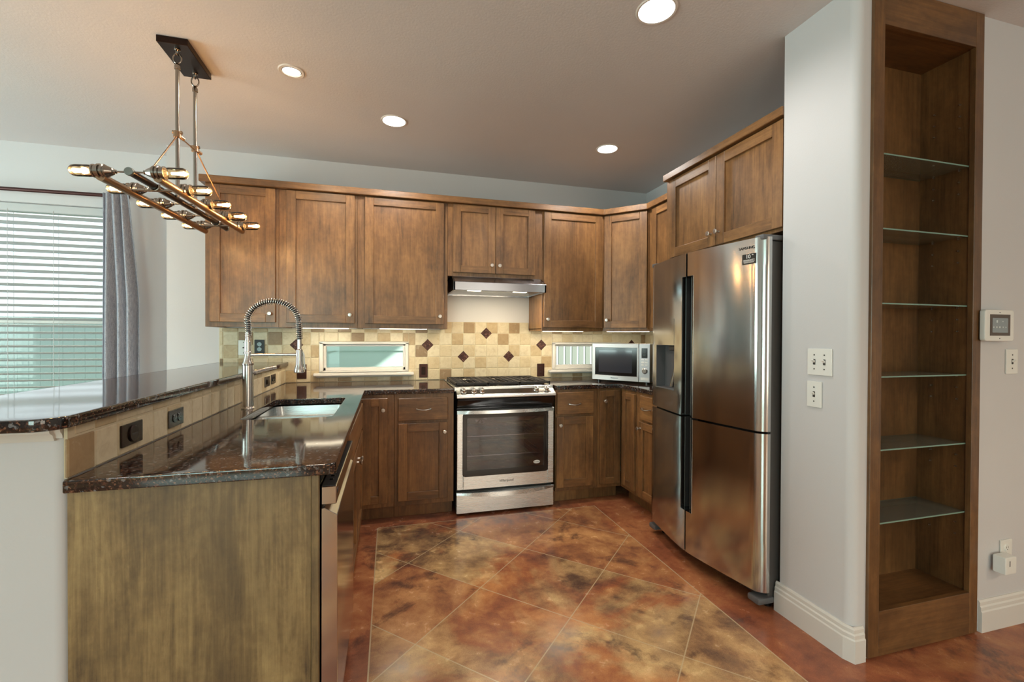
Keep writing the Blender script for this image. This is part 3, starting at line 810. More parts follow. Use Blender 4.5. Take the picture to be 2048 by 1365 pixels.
# diagonal corner cabinet
t = thing('wall_cabinet', 'angled corner wall cabinet above the microwave', 'wall cabinet', (1.309, -.36, 1.334), -PI / 4)
mb = MB().prism([(1.3098, -.345), (1.3235, -.345 - .0005), (1.5705, -.592), (1.5705, -.6345), (1.9425, -.6345), (1.9425, -.0105), (1.3098, -.0105)], 1.348, ZU1 - .001)
obj('body', mb, WOOD, t)
L = .3885
obj('face_frame', MB().box(.0005, L - .0005, 0, .019, 0, ZU1 - 1.334 - .001, .001), WOOD, t, local=True)
add_door(t, .014, L - .018, 1.362 - 1.334, 2.313 - 1.334, (.045, 1.428 - 1.334))
# side wall cabinet between the corner and the fridge
t = upper('narrow side wall cabinet squeezed between the corner cabinet and the fridge cabinet', 0, .584, 1.334, ZU1, .358, loc=(1.584, -.6355, 1.334), rotz=-PI / 2)
add_door(t, .052, .56, .028, 2.313 - 1.334, None)
# cabinet over the fridge with its full height end panel
t = thing('fridge_cabinet', 'deep two-door cabinet above the fridge with tall end panel', 'wall cabinet', (1.34, -1.22, 1.788), -PI / 2)
mb = MB().box(.0006, .9445, .019, .600, .012, 2.318 - 1.788)
obj('body', mb, WOOD, t, local=True)
obj('face_frame', MB().box(.0006, .9445, 0, .019, 0, 2.318 - 1.788, .001), WOOD, t, local=True)
add_door(t, .056, .4870, .016, 2.310 - 1.788, (.451, 1.876 - 1.788))
add_door(t, .4915, .933, .016, 2.310 - 1.788, (.513, 1.876 - 1.788))
t = thing('fridge_end_panel', 'tall thin wood panel between the fridge and the white column', 'cabinet panel', (1.6, -2.155, 0))
obj('panel', MB().box(1.3405, 1.94, -2.1655, -2.1475, .001, 1.7870, .001), WOOD, t)
# crown boards
mb = MB(); o1 = [(-1.690, -.0015), (-1.690, -.400), (1.2924, -.400), (1.544, -.6516), (1.544, -1.2185)]
i1 = [(1.63, -1.2185), (1.63, -.62), (1.33, -.31), (-1.60, -.31), (-1.60, -.0015)]
mb.prism(o1 + i1, 2.3185, 2.366, 'z', .003, 1)
o = obj('crown_moulding', mb, WOOD, None, loc=(-.2, -.38, 2.3185), smooth=25); tagp(o, 'long stained crown board along the tops of the wall cabinets', 'moulding')
mb = MB().prism([(1.302, -1.228), (1.302, -2.1665), (1.42, -2.1665), (1.42, -1.30), (1.9, -1.30), (1.9, -1.228)], 2.3185, 2.360, 'z', .003, 2)
o = obj('crown_moulding', mb, WOOD, None, loc=(1.32, -1.7, 2.3185), smooth=25); tagp(o, 'short stained crown board on top of the fridge cabinet', 'moulding')
# lights under the wall cabinets
def under_light(lab, loc, rotz, w):
    t = thing('under_cabinet_light', lab, 'under-cabinet light', loc, rotz, 'strip lights under the wall cabinets')
    obj('housing', MB().box(-w / 2, w / 2, -.026, .030, -.0165, -.0005, .003), m_white, t, local=True)
    obj('lens', MB().box(-w / 2 + .01, w / 2 - .01, -.020, .024, -.0195, -.0160, .001), m_strip, t, local=True)
    l = lamp('strip_glow', 'AREA', (0, 0, -.022), 1.9, (1, .85, .62), (0, .25, -1), shape='RECTANGLE', size=w - .03, size_y=.03); l.parent = t
under_light('lit strip light under the cabinet above the sink window', (-.905, -.305, 1.356), 0, .33)
under_light('lit strip light under the wide cabinet left of the hood', (-.350, -.305, 1.356), 0, .37)
under_light('lit strip light under the cabinet right of the hood', (.965, -.305, 1.348), 0, .37)
under_light('lit strip light under the angled corner cabinet', (1.50, -.44, 1.348), -PI / 4, .37)

# ---------------------------------------------------------------- base cabinets
def base(lab, loc, rotz, w, D=.652, name='base_cabinet', toe=True, top=.880):
    t = thing(name, lab, 'base cabinet', loc, rotz)
    obj('body', MB().box(.0006, w - .0006, .0185, D, .102, top), WOOD, t, local=True)
    obj('face_frame', MB().box(.0006, w - .0006, 0, .0185, .102, .880, .001), WOOD, t, local=True)
    if toe: obj('toe_kick', MB().box(.0006, w - .0006, .073, .09, .001, .1015), [wood_v, wood_h], t, local=True)
    return t
B0 = -.636
t = base('corner base cabinet with one narrow door beside the sink leg', (B0, -.655, 0), 0, .2155)
add_door(t, .005, .172, .134, .857, (.142, .777), .058)
t = base('base cabinet with drawer and door immediately left of the range', (-.420, -.655, 0), 0, .412)
add_drawer(t, .026, .368, .696, .852, (.1975, .776)); add_door(t, .026, .368, .138, .676, (.343, .611))
t = base('base cabinet with drawer and door immediately right of the range', (.766, -.655, 0), 0, .352)
add_drawer(t, .009, .312, .693, .861, (.148, .772)); add_door(t, .004, .308, .133, .672, (.031, .612))
t = base('corner base cabinet with one narrow door below the microwave', (1.1185, -.655, 0), 0, .2025, .640)
add_door(t, .014, .188, .131, .866, (.050, .784), .052)
t = base('narrow base cabinet on the fridge wall facing the sink', (1.322, -.656, 0), -PI / 2, .244, .40)
add_door(t, .046, .227, .133, .856, None, .052)
t = base('base cabinet with drawer tucked against the left side of the fridge', (1.322, -.9005, 0), -PI / 2, .322, .60)
add_drawer(t, .055, .30, .684, .860, (.155, .773)); add_door(t, .045, .30, .122, .668, (.066, .621), .055)
# peninsula
t = base('sink base cabinet with two doors on the peninsula', (-.637, -1.822, 0), PI / 2, 1.150, .585, top=.690)
add_door(t, .03, .505, .134, .676, (.47, .612)); add_door(t, .51, 1.0, .134, .676, (.545, .612))
obj('false_drawer_front', MB().box(.03, 1.0, -.019, 0, .696, .852, .004, 1), WOOD, t, local=True)
t = thing('peninsula_end_panel', 'weathered wood end panel closing the peninsula toward the viewer', 'cabinet panel', (-.94, -2.44, 0))
obj('panel', MB().box(-1.243, -.669, -2.450, -2.432, .002, .8805, .001), panel_wood, t)
obj('edge_stile', MB().box(-.668, -.648, -2.4525, -2.432, .002, .8805, .0015), panel_wood, t)

# ---------------------------------------------------------------- worktops
def rr(x0, x1, y0, y1, r, n=5):
    out = []
    for cx, cy, a0 in ((x1 - r, y1 - r, 0), (x0 + r, y1 - r, PI / 2), (x0 + r, y0 + r, PI), (x1 - r, y0 + r, 1.5 * PI)):
        for i in range(n + 1): a = a0 + PI / 2 * i / n; out.append((cx + r * math.cos(a), cy + r * math.sin(a)))
    return out
SX0, SX1, SY0, SY1 = -1.082, -.704, -1.672, -1.012
rc = .022
outer = [(-1.2338, -.0105), (-1.2338, -2.440), (-1.243, -2.450), (-1.243, -2.462), (-1.236, -2.478)]
outer += [(-.600 - rc + rc * math.cos(a), -2.478 + rc + rc * math.sin(a)) for a in [-PI / 2 + PI / 2 * i / 5 for i in range(6)]]
outer += [(-.616, -.673), (-.0095, -.673), (-.0095, -.0105)]
mb = MB().slab(outer, [rr(SX0, SX1, SY0, SY1, .035)], .8815, .914, .004)
o = obj('granite_countertop', mb, m_granite, None, loc=(-.9, -1.2, .8815), smooth=30); tagp(o, 'polished brown granite worktop with the sink, left of the range', 'countertop')
mb = MB().slab([(.7635, -.0105), (.7635, -.673), (1.302, -.673), (1.302, -1.2215), (1.9335, -1.2215), (1.9335, -.0105)], [], .8815, .914, .004)
o = obj('granite_countertop', mb, m_granite, None, loc=(1.3, -.4, .8815), smooth=30); tagp(o, 'polished brown granite worktop under the microwave, right of the range', 'countertop')
r = .055
pts = [(-1.700, -.0008), (-1.700, -2.537)] + [(-1.216 - r + r * math.cos(a), -2.537 + r + r * math.sin(a)) for a in [-PI / 2 + PI / 2 * i / 8 for i in range(9)]] + [(-1.216, -.0115), (-1.6965, -.0115), (-1.6965, -.0008)]
mb = MB().slab(pts, [], 1.0475, 1.0785, .005)
o = obj('granite_bar_top', mb, m_granite, None, loc=(-1.46, -1.27, 1.0475), smooth=30); tagp(o, 'raised polished granite breakfast bar top on the half wall', 'bar top')

# ---------------------------------------------------------------- sink
t = thing('kitchen_sink', 'undermount stainless double sink set into the granite', 'sink', (-.893, -1.34, .68))
def bowl(x0, x1, y0, y1, zt, zb):
    tb = bmesh.new(); L0 = rr(x0, x1, y0, y1, .05, 6); L1 = rr(x0 + .012, x1 - .012, y0 + .012, y1 - .012, .06, 6); L2 = rr(x0 + .04, x1 - .04, y0 + .04, y1 - .04, .04, 6)
    R = []
    for Lp, z in ((L0, zt), (L1, zb + .03), (L2, zb)): R.append([tb.verts.new((p[0], p[1], z)) for p in Lp])
    n = len(L0)
    for a, b in ((0, 1), (1, 2)):
        for i in range(n): tb.faces.new((R[a][i], R[a][(i + 1) % n], R[b][(i + 1) % n], R[b][i]))
    tb.faces.new(R[2])
    bmesh.ops.recalc_face_normals(tb, faces=list(tb.faces))
    bmesh.ops.solidify(tb, geom=list(tb.faces), thickness=.0015)
    m = MB(); m._add(tb, 0); return m
YD = -1.375
for (a, b) in ((YD + .012, SY1 + .008), (SY0 - .008, YD - .012)):
    bo = obj('bowl', bowl(SX0 - .008, SX1 + .008, a, b, .872, .700), m_steel, t, smooth=60)
    obj('drain', MB().lathe([(.044, .7035), (.044, .7055), (.030, .7045), (.028, .7025), (0, .7025)], (-.893, (a + b) / 2, 0), n=28), m_chrome, bo)
obj('divider', MB().box(SX0 - .004, SX1 + .004, YD - .0125, YD + .0125, .8705, .8765, .003, seg=2), m_steel, t)
mb = MB().slab(rr(SX0 - .03, SX1 + .03, SY0 - .03, SY1 + .03, .06), [rr(SX0 - .007, SX1 + .007, SY0 - .007, YD - .012, .05), rr(SX0 - .007, SX1 + .007, YD + .012, SY1 + .007, .05)], .8715, .8725, 0)
obj('flange', mb, m_steel, t)

# ---------------------------------------------------------------- faucet
FX, FY = -1.138, -1.33
t = thing('kitchen_faucet', 'tall brushed nickel spring neck faucet behind the sink', 'faucet', (FX, FY, .914))
m_fn = steel('brushed_nickel', (.60, .575, .55), .24, 'z', 0.3, .05)
obj('body', MB().lathe([(.030, .0003), (.030, .004), (.0275, .009), (.0250, .012), (.0250, .216), (.0272, .220), (.0272, .226), (.0235, .231), (.0150, .262), (.0150, .274), (.0180, .276), (.0180, .286), (.0160, .288), (.0160, .338), (.0135, .341), (.0100, .385)], (FX, FY, .914), n=32), m_fn, t)
R_ = .108; zc_ = 1.352; xc = FX + .006 + R_ + .004
def arch(n):
    P = [(FX + .002, FY, 1.27 + (zc_ - 1.27) * i / 10) for i in range(10)]
    for i in range(n + 1):
        a = PI - PI * i / n; P.append((xc + (R_ + .010) * math.cos(a) - .002, FY, zc_ + (R_ - .004) * math.sin(a)))
    x1 = P[-1][0]
    P += [(x1 + (.003) * k / 7, FY, zc_ - (zc_ - 1.262) * k / 7) for k in range(1, 8)]
    return P
AR = arch(30)
obj('hose', MB().tube(AR, .0098, 12), m_greyd, t)
def resample(P, step):
    P = [Vector(p) for p in P]; out = [P[0]]; acc = 0
    for a, b in zip(P, P[1:]):
        L = (b - a).length; d = step - acc
        while d <= L: out.append(a + (b - a) * (d / L)); d += step
        acc = (acc + L) % step if L >= step - acc else acc + L
    return out
Q = resample(AR, .00062); coil = []; turns = 1 / .0105
for i, p in enumerate(Q):
    d = (Q[min(i + 1, len(Q) - 1)] - Q[max(i - 1, 0)]).normalized(); b = Vector((0, 1, 0)); a = d.cross(b)
    th = 2 * PI * i * .00062 * turns
    coil.append(p + (a * math.cos(th) + b * math.sin(th)) * .0160)
obj('spring', MB().tube(coil, .0018, 6), m_chrome, t, smooth=80)
hx = AR[-1][0]
hd = obj('spray_head', MB().lathe([(.0105, 1.262), (.0105, 1.212), (.0158, 1.208), (.0160, 1.165), (.0172, 1.132), (.0235, 1.114), (.0262, 1.103), (.0262, 1.095), (.0215, 1.090), (0, 1.090)], (hx, FY, 0), n=28), m_fn, t)
obj('spray_lever', MB().tube([(hx + .015, FY, 1.198), (hx + .0205, FY, 1.185), (hx + .0225, FY, 1.150), (hx + .025, FY, 1.118), (hx + .030, FY, 1.108)], [.003, .004, .004, .0036, .003], 8), m_white, hd)
obj('support_arm', MB().cyl((FX, FY, 1.184), (hx - .010, FY, 1.184), .0072, 14).cyl((hx - .040, FY, 1.184), (hx - .012, FY, 1.184), .0090, 14).lathe([(.0175, -.009), (.0175, .009)], (hx, FY, 1.184), n=24), m_fn, t)
mb = MB().cyl((FX, FY, 1.095), (FX + .036, FY + .008, 1.098), .0125, 16)
mb.tube([(FX + .030, FY + .006, 1.098), (FX + .060, FY + .02, 1.106), (FX + .118, FY + .05, 1.118)], [.0075, .0085, .0088], 14)
obj('handle', mb, m_fn, t)
# ---------------------------------------------------------------- gas range
t = thing('gas_range', 'stainless slide-in gas range with black oven window', 'range', (.375, -.36, 0))
RX0, RX1 = .008, .742
mb = MB().box(RX0 + .004, RX0 + .02, -.645, -.03, .02, .884).box(RX1 - .02, RX1 - .004, -.645, -.03, .02, .884)
mb.box(RX0 + .02, RX1 - .02, -.05, -.03, .02, .884).box(RX0 + .02, RX1 - .02, -.645, -.05, .02, .19).box(RX0 + .02, RX1 - .02, -.645, -.05, .775, .884)
obj('body', mb, m_greyd, t)
mb = MB().box(.06, .69, -.62, -.09, .195, .215).box(.06, .69, -.10, -.09, .215, .76).box(.055, .065, -.62, -.09, .2, .76).box(.685, .695, -.62, -.09, .2, .76).box(.06, .69, -.62, -.09, .755, .77)
cav = obj('oven_cavity', mb, plain('oven_enamel', lin(92, 96, 94), .35), t)
for zr in (.40, .545):
    r_ = MB().tube([(.07, -.60, zr), (.68, -.60, zr), (.68, -.12, zr), (.07, -.12, zr)], .004, 8, closed=True)
    for k in range(15): r_.cyl((.10 + .0385 * k, -.60, zr), (.10 + .0385 * k, -.12, zr), .0022, 6)
    obj('oven_rack', r_, m_chrome, t)
fan = MB()
for k in range(7):
    a = k * 2 * PI / 7; fan.prism([(.30 + .05 * math.cos(a + d_) * q, .585 + .05 * math.sin(a + d_) * q) for d_, q in ((0, .25), (-.25, 1), (.25, 1))], -.108, -.101, 'y')
obj('oven_fan', fan, m_steel, cav)
# storage drawer
dr = obj('drawer', MB().box(RX0, RX1, -.690, -.640, .016, .172, .004, seg=2), m_steel, t)
def bow(z0, zdip, y0, out, x0, x1, th):
    m = MB(); n = 24; tb = bmesh.new(); rows = []
    for i in range(n + 1):
        u = i / n; x = x0 + (x1 - x0) * u; s = 4 * u * (1 - u)
        zt = z0; zb = z0 - th - zdip * s
        yo = y0 - out * s
        rows.append([tb.verts.new((x, y0, zt)), tb.verts.new((x, yo - .004, zt - .004)), tb.verts.new((x, yo - .006, zb)), tb.verts.new((x, y0, zb - .006 * s))])
    for a, b in zip(rows, rows[1:]):
        for k in range(4): tb.faces.new((a[k], a[(k + 1) % 4], b[(k + 1) % 4], b[k]))
    tb.faces.new(rows[0]); tb.faces.new(rows[-1]); bmesh.ops.recalc_face_normals(tb, faces=list(tb.faces)); m._add(tb, 0); return m
obj('handle', bow(.171, .020, -.690, .040, RX0, RX1, .016), m_steel, dr, smooth=30)
# oven door: steel frame round a black glass
mb = MB()
DX0, DX1 = RX0 + .002, RX1 - .002
mb.box(DX0, DX0 + .046, -.690, -.648, .186, .757, .003); mb.box(DX1 - .046, DX1, -.690, -.648, .186, .757, .003)
mb.box(DX0 + .046, DX1 - .046, -.690, -.648, .186, .284, .002)
mb.box(DX0 + .046, DX1 - .046, -.690, -.648, .726, .757, .002)
dd = obj('door', mb, m_steel, t)
GX0, GX1, GZ0, GZ1 = .050, .694, .278, .732
L_in = [(p[0], p[1]) for p in rr(.083, .663, .322, .698, .006)]
fr = MB().slab(rr(GX0, GX1, GZ0, GZ1, .022), [L_in], 0, .006, .001)
fr.xf(Matrix(((1, 0, 0, 0), (0, 0, -1, -.686), (0, 1, 0, 0), (0, 0, 0, 1))))
obj('window_border', fr, m_black, dd)
obj('window_glass', MB().box(.080, .666, -.6890, -.6865, .319, .701), m_ovenglass, dd, smooth=0)
obj('handle', bow(.757, .0, -.690, .030, DX0, DX1, .027), m_steel, dd, smooth=30)
text('maker_badge', 'Whirlpool', .026, m_ink, dd, Matrix.Translation(Vector((.375 - .375, -.6906 + .36, .232))) @ Matrix.Rotation(PI / 2, 4, 'X') @ Matrix(((1, .22, 0, 0), (0, 1, 0, 0), (0, 0, 1, 0), (0, 0, 0, 1))))
st = obj('oval_sticker', MB().lathe([(0, 0), (.026, 0), (.026, .0006), (0, .0006)], (0, 0, 0), n=32).xf(Matrix.Translation(Vector((.607, -.6893, .352))) @ Matrix.Rotation(PI / 2, 4, 'X') @ Matrix.Diagonal((1, .48, 1, 1))), m_white, dd)
text('sticker_print', 'AccuBake', .0115, m_ink, st, Matrix.Translation(Vector((.607 - .375, -.6901 + .36, .352))) @ Matrix.Rotation(PI / 2, 4, 'X') @ Matrix(((1, .22, 0, 0), (0, 1, 0, 0), (0, 0, 1, 0), (0, 0, 0, 1))))
# black curved fascia, steel nose and sloped control deck
obj('fascia', MB().prism([(-.715, .846), (-.722, .838), (-.700, .815), (-.690, .79), (-.676, .775), (-.672, .760), (-.64, .760), (-.64, .846)], RX0 + .004, RX1 - .004, 'x'), m_black, t, smooth=50)
mb = MB().prism([(-.640, .900), (-.716, .868), (-.724, .862), (-.724, .846), (-.715, .843), (-.640, .843)], RX0 - .003, RX1 + .003, 'x', .002)
nose = obj('control_panel', mb, m_steel, t, smooth=40)
# black deck inlay on the slope
sl = Matrix.Rotation(-math.atan2(.032, .076), 4, 'X')
deck = MB().box(RX0 + .030, RX1 - .030, -.072, -.006, -.0008, .0012, .001).xf(Matrix.Translation(Vector((0, -.640, .9005))) @ Matrix.Rotation(math.atan2(.032, .076), 4, 'X'))
obj('deck_inlay', deck, plain('dark_bronze_glass', lin(58, 50, 44), .15, .3), nose)
nrm = Vector((0, -.032, .076)).normalized()
for kx in (.060, .132, .193, .604, .683):
    kn = MB().lathe([(.020, 0), (.020, .004), (.0165, .006), (.0150, .022), (.0120, .026), (0, .0265)], (kx, -.684, .8825), tuple(nrm), 24)
    kn.box(kx - .0035, kx + .0035, -.697, -.671, .900, .915, .002)
    obj('knob', kn, m_chrome, t)
ct = MB().box(RX0 - .012, RX1 + .012, -.638, -.085, .884, .9165, .004)
obj('cooktop', ct, m_steel, t)
obj('burner_tray', MB().box(RX0 + .012, RX1 - .012, -.605, -.100, .915, .9172), m_black, t)
obj('rear_vent', MB().box(RX0 - .010, RX1 + .010, -.083, -.012, .884, .921, .004), m_steel, t)
for (bx, by, br) in ((.12, -.48, .048), (.12, -.23, .038), (.375, -.355, .052), (.63, -.48, .042), (.63, -.23, .036)):
    obj('burner', MB().lathe([(br, .9172), (br, .922), (br * .8, .924), (br * .8, .928), (0, .929)], (bx, by, 0), n=28), m_iron, t)
def grate(x0, x1):
    g = MB(); y0, y1, zt = -.612, -.104, .944
    for a in (x0 + .005, x1 - .005): g.box(a - .005, a + .005, y0, y1, zt - .016, zt, .0015)
    for a in (y0 + .005, y1 - .005, (y0 + y1) / 2): g.box(x0, x1, a - .005, a + .005, zt - .016, zt, .0015)
    n = 5
    for k in range(1, n): xk = x0 + (x1 - x0) * k / n; g.box(xk - .0035, xk + .0035, y0, y1, zt - .012, zt, .001)
    for k in range(1, 10): yk = y0 + (y1 - y0) * k / 10; g.box(x0, x0 + (x1 - x0) * .32, yk - .003, yk + .003, zt - .010, zt, .001); g.box(x1 - (x1 - x0) * .32, x1, yk - .003, yk + .003, zt - .010, zt, .001)
    for a in (x0 + .006, x1 - .006):
        for b in (y0 + .006, y1 - .006): g.box(a - .005, a + .005, b - .005, b + .005, .9165, zt - .01)
    return obj('grate', g, m_iron, t, smooth=25)
grate(RX0 + .002, .252); grate(.2545, .4955); grate(.498, RX1 - .002)

# ---------------------------------------------------------------- range hood
t = thing('range_hood', 'shallow stainless range hood with two lit strips', 'range hood', (.377, -.25, 1.632))
hx0, hx1 = .009, .744
mb = MB()
mb.prism([(-.380, 1.753), (-.500, 1.697), (-.500, 1.634), (-.484, 1.634), (-.484, 1.690), (-.375, 1.742)], hx0, hx1, 'x', .002)
mb.prism([(-.012, 1.753), (-.380, 1.753), (-.500, 1.697), (-.500, 1.634), (-.012, 1.634)], hx0, hx0 + .014, 'x', .002)
mb.prism([(-.012, 1.753), (-.380, 1.753), (-.500, 1.697), (-.500, 1.634), (-.012, 1.634)], hx1 - .014, hx1, 'x', .002)
mb.box(hx0, hx1, -.38, -.012, 1.745, 1.753).box(hx0, hx1, -.026, -.012, 1.634, 1.75)
obj('shell', mb, steel('hood_steel', (.33, .34, .37), .24), t, smooth=30)
obj('filter_plate', MB().box(hx0 + .014, hx1 - .014, -.484, -.026, 1.642, 1.650), m_steel, t)
for (a, b) in ((.131, .233), (.500, .605)): obj('light_strip', MB().box(a, b, -.440, -.385, 1.6385, 1.6425, .001), m_strip, t)
for a in (.335, .405): obj('switch', MB().box(a - .014, a + .014, -.476, -.462, 1.637, 1.643, .002), m_black, t)
l = lamp('hood_glow', 'AREA', (0, -.16, 1.634 - 1.632), 4.6, (1, .82, .55), (0, .1, -1), shape='RECTANGLE', size=.5, size_y=.06); l.parent = t

# ---------------------------------------------------------------- refrigerator
t = thing('refrigerator', 'tall stainless four-door refrigerator with ice dispenser', 'refrigerator', (1.55, -1.70, 0))
FY0, FY1, FZ0, FZ1, FM = -2.158, -1.238, .088, 1.752, -1.6985
def fx(y):             # bowed front: nearest the room at the middle
    u = min(1, abs(y - FM) / .46)
    r = max(0, (u - .93) / .07)
    return 1.142 + .074 * u ** 1.3 + .030 * r * r
def panel(y0, y1, z0, z1, back=1.262, n=18, ry=0.008):
    pts = []
    ys = [y0 + (y1 - y0) * i / n for i in range(n + 1)]
    pts.append((back, y0)); pts.append((fx(y0) + ry, y0))
    for y in ys[0:]:
        yy = min(max(y, y0 + .004), y1 - .004); pts.append((fx(yy), yy))
    pts.append((fx(y1) + ry, y1)); pts.append((back, y1))
    return pts
obj('body', MB().box(1.272, 1.92, FY0 + .016, FY1 - .006, .03, 1.738, .004), plain('grey_fridge_side', lin(92, 88, 86), .4, .3), t)
ZS0, ZS1 = .832, .843; RZ0, RZ1 = .315, 1.622
YR0, YR1 = -1.750, -1.655          # the dark grip recess between the doors
def fridge_door(y0, y1, z0, z1, side, hole=None):
    mb = MB()
    yi = (y1 if side == 'r' else y0)
    zc0, zc1 = max(z0, RZ0), min(z1, RZ1)
    def seg(a, b, zz0, zz1, bev=.0): mb.prism(panel(a, b, zz0, zz1), zz0, zz1)
    if side == 'r': a, b = y0, YR0
    else: a, b = YR1, y1
    if z1 > RZ1: seg(y0, y1, RZ1, z1)
    if z0 < RZ0: seg(y0, y1, z0, RZ0)
    if hole:
        h0, h1, k0, k1 = hole
        seg(a, b, zc0, k0); seg(a, b, k1, zc1); seg(a, h0, k0, k1); seg(h1, b, k0, k1)
    else: seg(a, b, zc0, zc1)
    return obj('door', mb, m_fridge, t, smooth=50)
DH = (-1.569, -1.351, .969, 1.236)
gap = .004
d_ul = fridge_door(FM + gap, FY1, ZS1, FZ1, 'l', DH); d_ur = fridge_door(FY0, FM - gap, ZS1, FZ1, 'r')
d_ll = fridge_door(FM + gap, FY1, FZ0, ZS0, 'l'); d_lr = fridge_door(FY0, FM - gap, FZ0, ZS0, 'r')
obj('door_gasket', MB().box(1.255, 1.273, FY0 + .012, FY1 - .012, FZ0 + .01, FZ1 - .012), m_black, t)
for (z0, z1) in ((ZS1, RZ1), (RZ0, ZS0)):
    mb = MB().box(1.222, 1.256, YR0 - .002, YR1 + .002, z0 + .001, z1 - .001)
    g = obj('grip_recess', mb, m_black, t)
    mb = MB().box(1.172, 1.224, YR1 - .004, YR1, z0 + .002, z1 - .002).box(1.172, 1.224, YR0, YR0 + .004, z0 + .002, z1 - .002)
    mb.box(1.176, 1.222, FM - .004, FM + .004, z0 + .002, z1 - .002)
    obj('grip_lip', mb, m_chrome if z0 > 9 else m_greyd, g)
sw = MB(); zz = [1.60 - .02 * k for k in range(28)]
for s in (0,):
    pth = []
    for z_ in zz:
        u = min(1, max(0, (1.48 - z_) / .14)); u = u * u * (3 - 2 * u); pth.append((1.205, FM - .030 + .040 * (1 - u) * 0 - .008 + .018 * u * 0 + .022 * u, z_))
    sw.tube(pth, .010, 8)
obj('grip_insert', sw, m_greyd, t, smooth=60)
for (ys, z0, z1) in ((YR1 + .0008, RZ0, ZS0), (YR1 + .0008, ZS1, RZ1), (YR0 - .0008, ZS1, RZ1), (YR0 - .0008, RZ0, ZS0)):
    obj('edge_strip', MB().box(fx(ys) - .0012, fx(ys) + .02, ys - .0022, ys + .0022, z0, z1), m_chrome, t)
obj('edge_strip', MB().box(fx(FM) - .001, fx(FM) + .03, FM + gap, FM + gap + .005, RZ1, FZ1), m_chrome, t)
# ice and water dispenser
dp = obj('dispenser', MB().box(1.245, 1.26, DH[0], DH[1], DH[2], DH[3]).box(1.182, 1.25, DH[0], DH[0] + .003, DH[2], DH[3]).box(1.182, 1.25, DH[1] - .003, DH[1], DH[2], DH[3]).box(1.182, 1.25, DH[0], DH[1], DH[3] - .003, DH[3]).box(1.178, 1.25, DH[0], DH[1], DH[2], DH[2] + .006), m_grey, t)
obj('spout', MB().prism([(1.186, DH[3]), (1.186, DH[3] - .020), (1.20, DH[3] - .034), (1.246, DH[3] - .034), (1.246, DH[3])], DH[0] + .02, DH[0] + .105, 'y') if False else MB().box(1.190, 1.246, -1.560, -1.468, DH[3] - .034, DH[3] - .002, .006), m_greyd, dp)
obj('paddle', MB().cyl((1.236, -1.515, DH[3] - .045), (1.212, -1.47, DH[2] + .012), .012, 14).cyl((1.24, -1.52, DH[3] - .036), (1.236, -1.515, DH[3] - .05), .018, 14), m_silver, dp)
obj('control_glass', MB().prism([(fx(y) - .0012, y) for y in (-1.351, -1.40, -1.46, -1.52, -1.569)] + [(fx(y) + .006, y) for y in (-1.569, -1.52, -1.46, -1.40, -1.351)], 1.240, 1.392), m_fridge, dp)
lg = Matrix.Translation(Vector((fx(-2.075) - 1.55 - .0016, -2.075 + 1.70, 1.7105))) @ Matrix.Rotation(-PI / 2 - .0 , 4, 'Z') @ Matrix.Rotation(PI / 2, 4, 'X')
ang = math.atan2(fx(-2.12) - fx(-2.03), .09)
lgM = lambda y, z: Matrix.Translation(Vector((fx(y) - 1.55 - .0014, y + 1.70, z))) @ Matrix.Rotation(-PI / 2 + ang, 4, 'Z') @ Matrix.Rotation(PI / 2, 4, 'X')
text('maker_badge', 'SAMSUNG', .0185, m_ink, d_ur, lgM(-2.0725, 1.7105))
stM = lgM(-2.085, 1.657)
stk = MB().box(-.0355, .0355, -.0245, .0245, -.0008, .0006); stk.xf(stM)
stk = obj('warranty_sticker', stk, m_black, d_ur, local=True)
text('sticker_number', '10', .0255, m_inkw, stk, stM @ Matrix.Translation(Vector((-.004, .011, .0009))))
text('sticker_number', 'YR', .0075, m_inkw, stk, stM @ Matrix.Translation(Vector((.019, .018, .0009))))
text('sticker_print', 'WARRANTY', .0105, m_inkw, stk, stM @ Matrix.Translation(Vector((0, -.006, .0009))))
text('sticker_print', 'DIGITAL INVERTER', .0062, m_inkw, stk, stM @ Matrix.Translation(Vector((0, -.0165, .0009))))
ln = MB().box(-.03, .03, -.0118, -.0108, .0006, .0010); ln.xf(stM); obj('sticker_line', ln, m_inkw, stk, local=True)
for y in (FY0 + .03, FY1 - .03): obj('hinge_cover', MB().box(1.215, 1.34, y - .026, y + .026, 1.739, 1.764, .006, seg=2), m_grey, t)
obj('base_grille', MB().box(1.275, 1.30, FY0 + .02, FY1 - .02, .032, .085).box(1.205, 1.30, FY0 + .004, FY0 + .075, .03, .062, .01, seg=2).box(1.205, 1.30, FY1 - .075, FY1 - .004, .03, .062, .01, seg=2), m_grey, t)
for y in (FY0 + .05, FY1 - .05):
    for x in (1.30, 1.85): obj('foot', MB().cyl((x, y, .0005), (x, y, .034), .02, 16), m_black, t)

# ---------------------------------------------------------------- dishwasher
t = thing('dishwasher', 'stainless dishwasher under the sink counter, seen edge-on', 'dishwasher', (-.9, -2.13, 0))
dy0, dy1 = -2.428, -1.829
obj('tub', MB().box(-1.20, -.648, dy0 + .004, dy1 - .004, .012, .872), m_black, t)
cp = obj('control_panel', MB().box(-.645, -.603, dy0, dy1, .780, .834, .002), m_dw, t)
obj('button_strip', MB().box(-.644, -.606, dy0 + .004, dy1 - .004, .8335, .8346), m_greyd, cp)
for k in range(7): obj('button', MB().box(-.630, -.618, dy0 + .06 + .035 * k, dy0 + .072 + .035 * k, .8344, .8356, .0005), m_black, cp)
d_ = obj('door', MB().prism([(-.645, .115), (-.599, .115), (-.600, .746), (-.603, .750), (-.636, .770), (-.645, .770)], dy0, dy1, 'y', .0015), m_dw, t, smooth=25)
obj('pocket_handle', MB().box(-.6465, -.640, dy0 + .01, dy1 - .01, .764, .786), m_black, d_)
